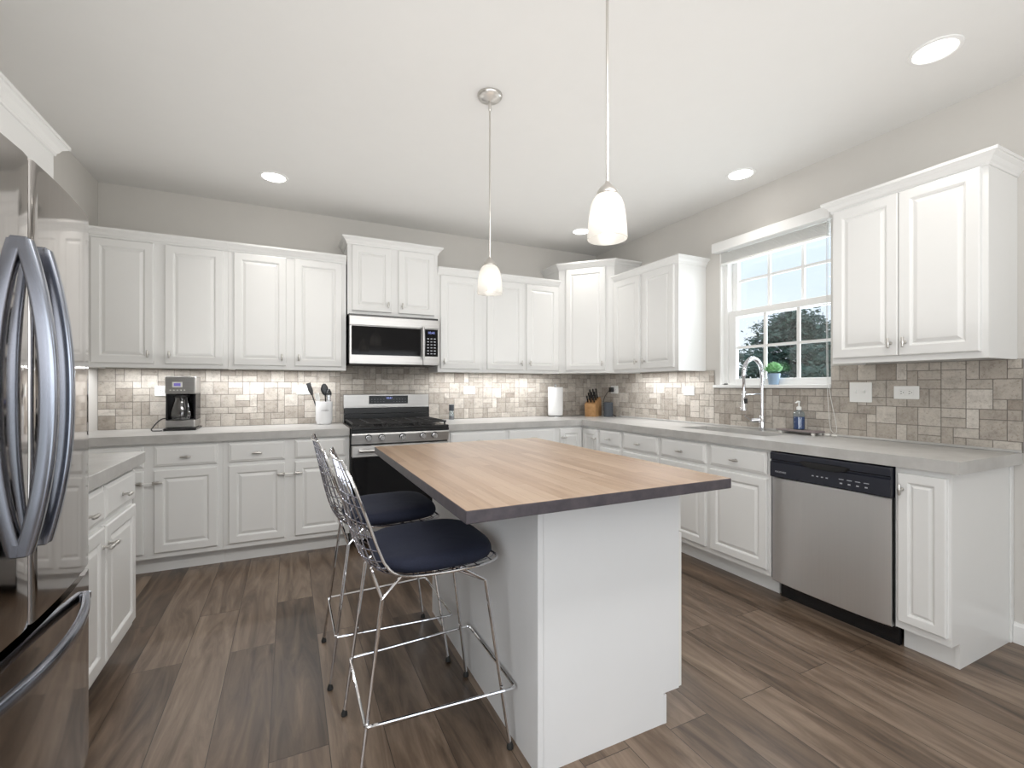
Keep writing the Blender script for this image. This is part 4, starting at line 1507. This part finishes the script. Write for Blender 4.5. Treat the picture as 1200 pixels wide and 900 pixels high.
# knife block and knives
kb_ang = -math.radians(58)
KB = Vector((2.945, 4.090, CT))
kb = thing('knife_block', 'slanted beech knife block in the corner of the counter', 'knife block', KB, kb_ang)
kw = 0.060
kbm = MB().prism_x([(-0.075, 0.0), (0.085, 0.0), (0.085, 0.165), (0.055, 0.205), (-0.090, 0.135), (-0.090, 0.10)], -kw, kw)
kbm.build('block', M['block_wood'], kb)
sl = Vector((0, 0.145, 0.070)).normalized()
upn = Vector((0, -sl.z, sl.y))
ROT = Matrix.Rotation(kb_ang, 4, 'Z')
spots = []
for row, f in enumerate((0.22, 0.55, 0.85)):
    for col in range(3):
        spots.append((-0.036 + 0.036 * col, f, row, col))
KL = {0: 'front', 1: 'middle', 2: 'back'}
KC = {0: 'on the left', 1: 'in the centre', 2: 'on the right'}
for x, f, row, col in spots:
    base = Vector((x, -0.090 + 0.145 * f, 0.135 + 0.070 * f)) + upn * 0.001
    p = KB + ROT @ base
    t = thing('kitchen_knife', 'black handled knife %s of the %s row in the knife block' % (KC[col], KL[row]), 'knife', p, kb_ang, 'knives in the knife block')
    ln_ = (0.075, 0.088, 0.100)[row] + 0.006 * ((col * 7 + row * 3) % 3)
    lo = []
    for u, a_, b_ in ((0.0, 0.006, 0.010), (0.12, 0.0075, 0.012), (0.5, 0.007, 0.0105), (0.85, 0.008, 0.0125), (1.0, 0.006, 0.009)):
        c = upn * (u * ln_)
        lo.append([c + Vector((1, 0, 0)) * a_ * math.cos(2 * PI * k / 10) + sl * b_ * math.sin(2 * PI * k / 10) for k in range(10)])
    h_ = MB().rings(lo, True, True, True).build('handle', M['black'], t)
    rv = MB()
    for u in (0.3, 0.55, 0.8):
        c = upn * (u * ln_)
        rv.tube([c - Vector((0.0086, 0, 0)), c + Vector((0.0086, 0, 0))], 0.0022, 8)
    rv.build('rivets', M['knob_steel'], h_)

# smart speaker, charger
spk = thing('speaker', 'dark grey fabric cylinder speaker on the counter in the corner', 'speaker', (3.035, 3.945, CT))
MB().lathe([(0.046, 0.0), (0.049, 0.004), (0.049, 0.146), (0.046, 0.152), (0.040, 0.154)], n=32).build('fabric_body', M['fabric_grey'], spk)
MB().lathe([(0.039, 0.1535), (0.036, 0.1555), (0.0, 0.1556)], n=28, cap1=False).build('top_ring', M['black'], spk)
chg = thing('charger', 'black charger plugged into the corner outlet with a hanging cord', 'charger', (TRX - 0.0095, 4.018, 1.205), -PI / 2)
MB().box(-0.024, 0.024, -0.034, 0.0, -0.024, 0.024, 0.004, 2).build('plug', M['black'], chg)
MB().tube(smooth_path([(-0.014, -0.034, -0.010), (-0.03, -0.045, -0.03), (-0.075, -0.052, -0.085), (-0.100, -0.050, -0.16), (-0.085, -0.048, -0.25), (-0.03, -0.03, -0.278), (0.06, -0.028, -0.2805), (0.125, -0.055, -0.2800), (0.115, -0.075, -0.265), (0.108, -0.081, -0.258)], 6), 0.0028, 7).build('cord', M['rubber'], chg)

# ------------------------------------------------------------------ outdoors: lawn and tree seen through the window
o = struct('ground_outside', MB().box(R + 0.3, 60, -30, 50, -0.75, -0.60), M['lawn'])
tree = thing('evergreen_tree', 'dark green evergreen tree outside the window', 'tree', (10.0, 6.40, -0.60))
tr_ = MB().tube(smooth_path([(0, 0, 0), (0.03, 0.02, 1.0), (-0.02, 0.05, 2.2), (0.02, 0.0, 3.2)], 6), [0.16 - 0.006 * i for i in range(19)], 10)
r3 = random.Random(21)
limbs = []
for k in range(120):
    z = 0.35 + 3.0 * (k / 120)
    reach = min(1.75, max(0.25, (3.62 - z) * 1.05)) * (0.72 + 0.42 * r3.random())
    a = k * 2.39996 + r3.uniform(-0.3, 0.3)
    end = Vector((math.cos(a) * reach, math.sin(a) * reach, z + r3.uniform(-0.05, 0.28)))
    st = Vector((0, 0, z))
    limbs.append((st, end))
    tr_.tube([st, st.lerp(end, 0.5) + Vector((0, 0, 0.05)), end], [0.022, 0.014, 0.005], 5)
tr_.build('trunk', M['bark'], tree)
bm = bmesh.new()
for st, end in limbs:
    ln_ = (end - st).length
    for j in range(int(360 * max(0.5, ln_ / 1.5))):
        f = 0.22 + 0.80 * r3.random() ** 0.8
        sp_ = 0.19 * (1.15 - f * 0.55)
        c = st.lerp(end, f) + Vector((r3.gauss(0, sp_), r3.gauss(0, sp_), r3.gauss(0, sp_ * 0.62)))
        d = Vector((r3.gauss(0, 1), r3.gauss(0, 1), r3.gauss(0, 0.7))).normalized()
        e = d.orthogonal().normalized()
        s = r3.uniform(0.034, 0.060)
        vs = [bm.verts.new(c + d * s * p + e * s * 0.55 * q) for p, q in ((-1, 0), (0, 1), (1.2, 0), (0, -1))]
        bm.faces.new(vs)
me = bpy.data.meshes.new('foliage')
bm.to_mesh(me)
bm.free()
me.materials.append(M['leaf'])
fo = bpy.data.objects.new('foliage', me)
COL.objects.link(fo)
fo.parent = tree
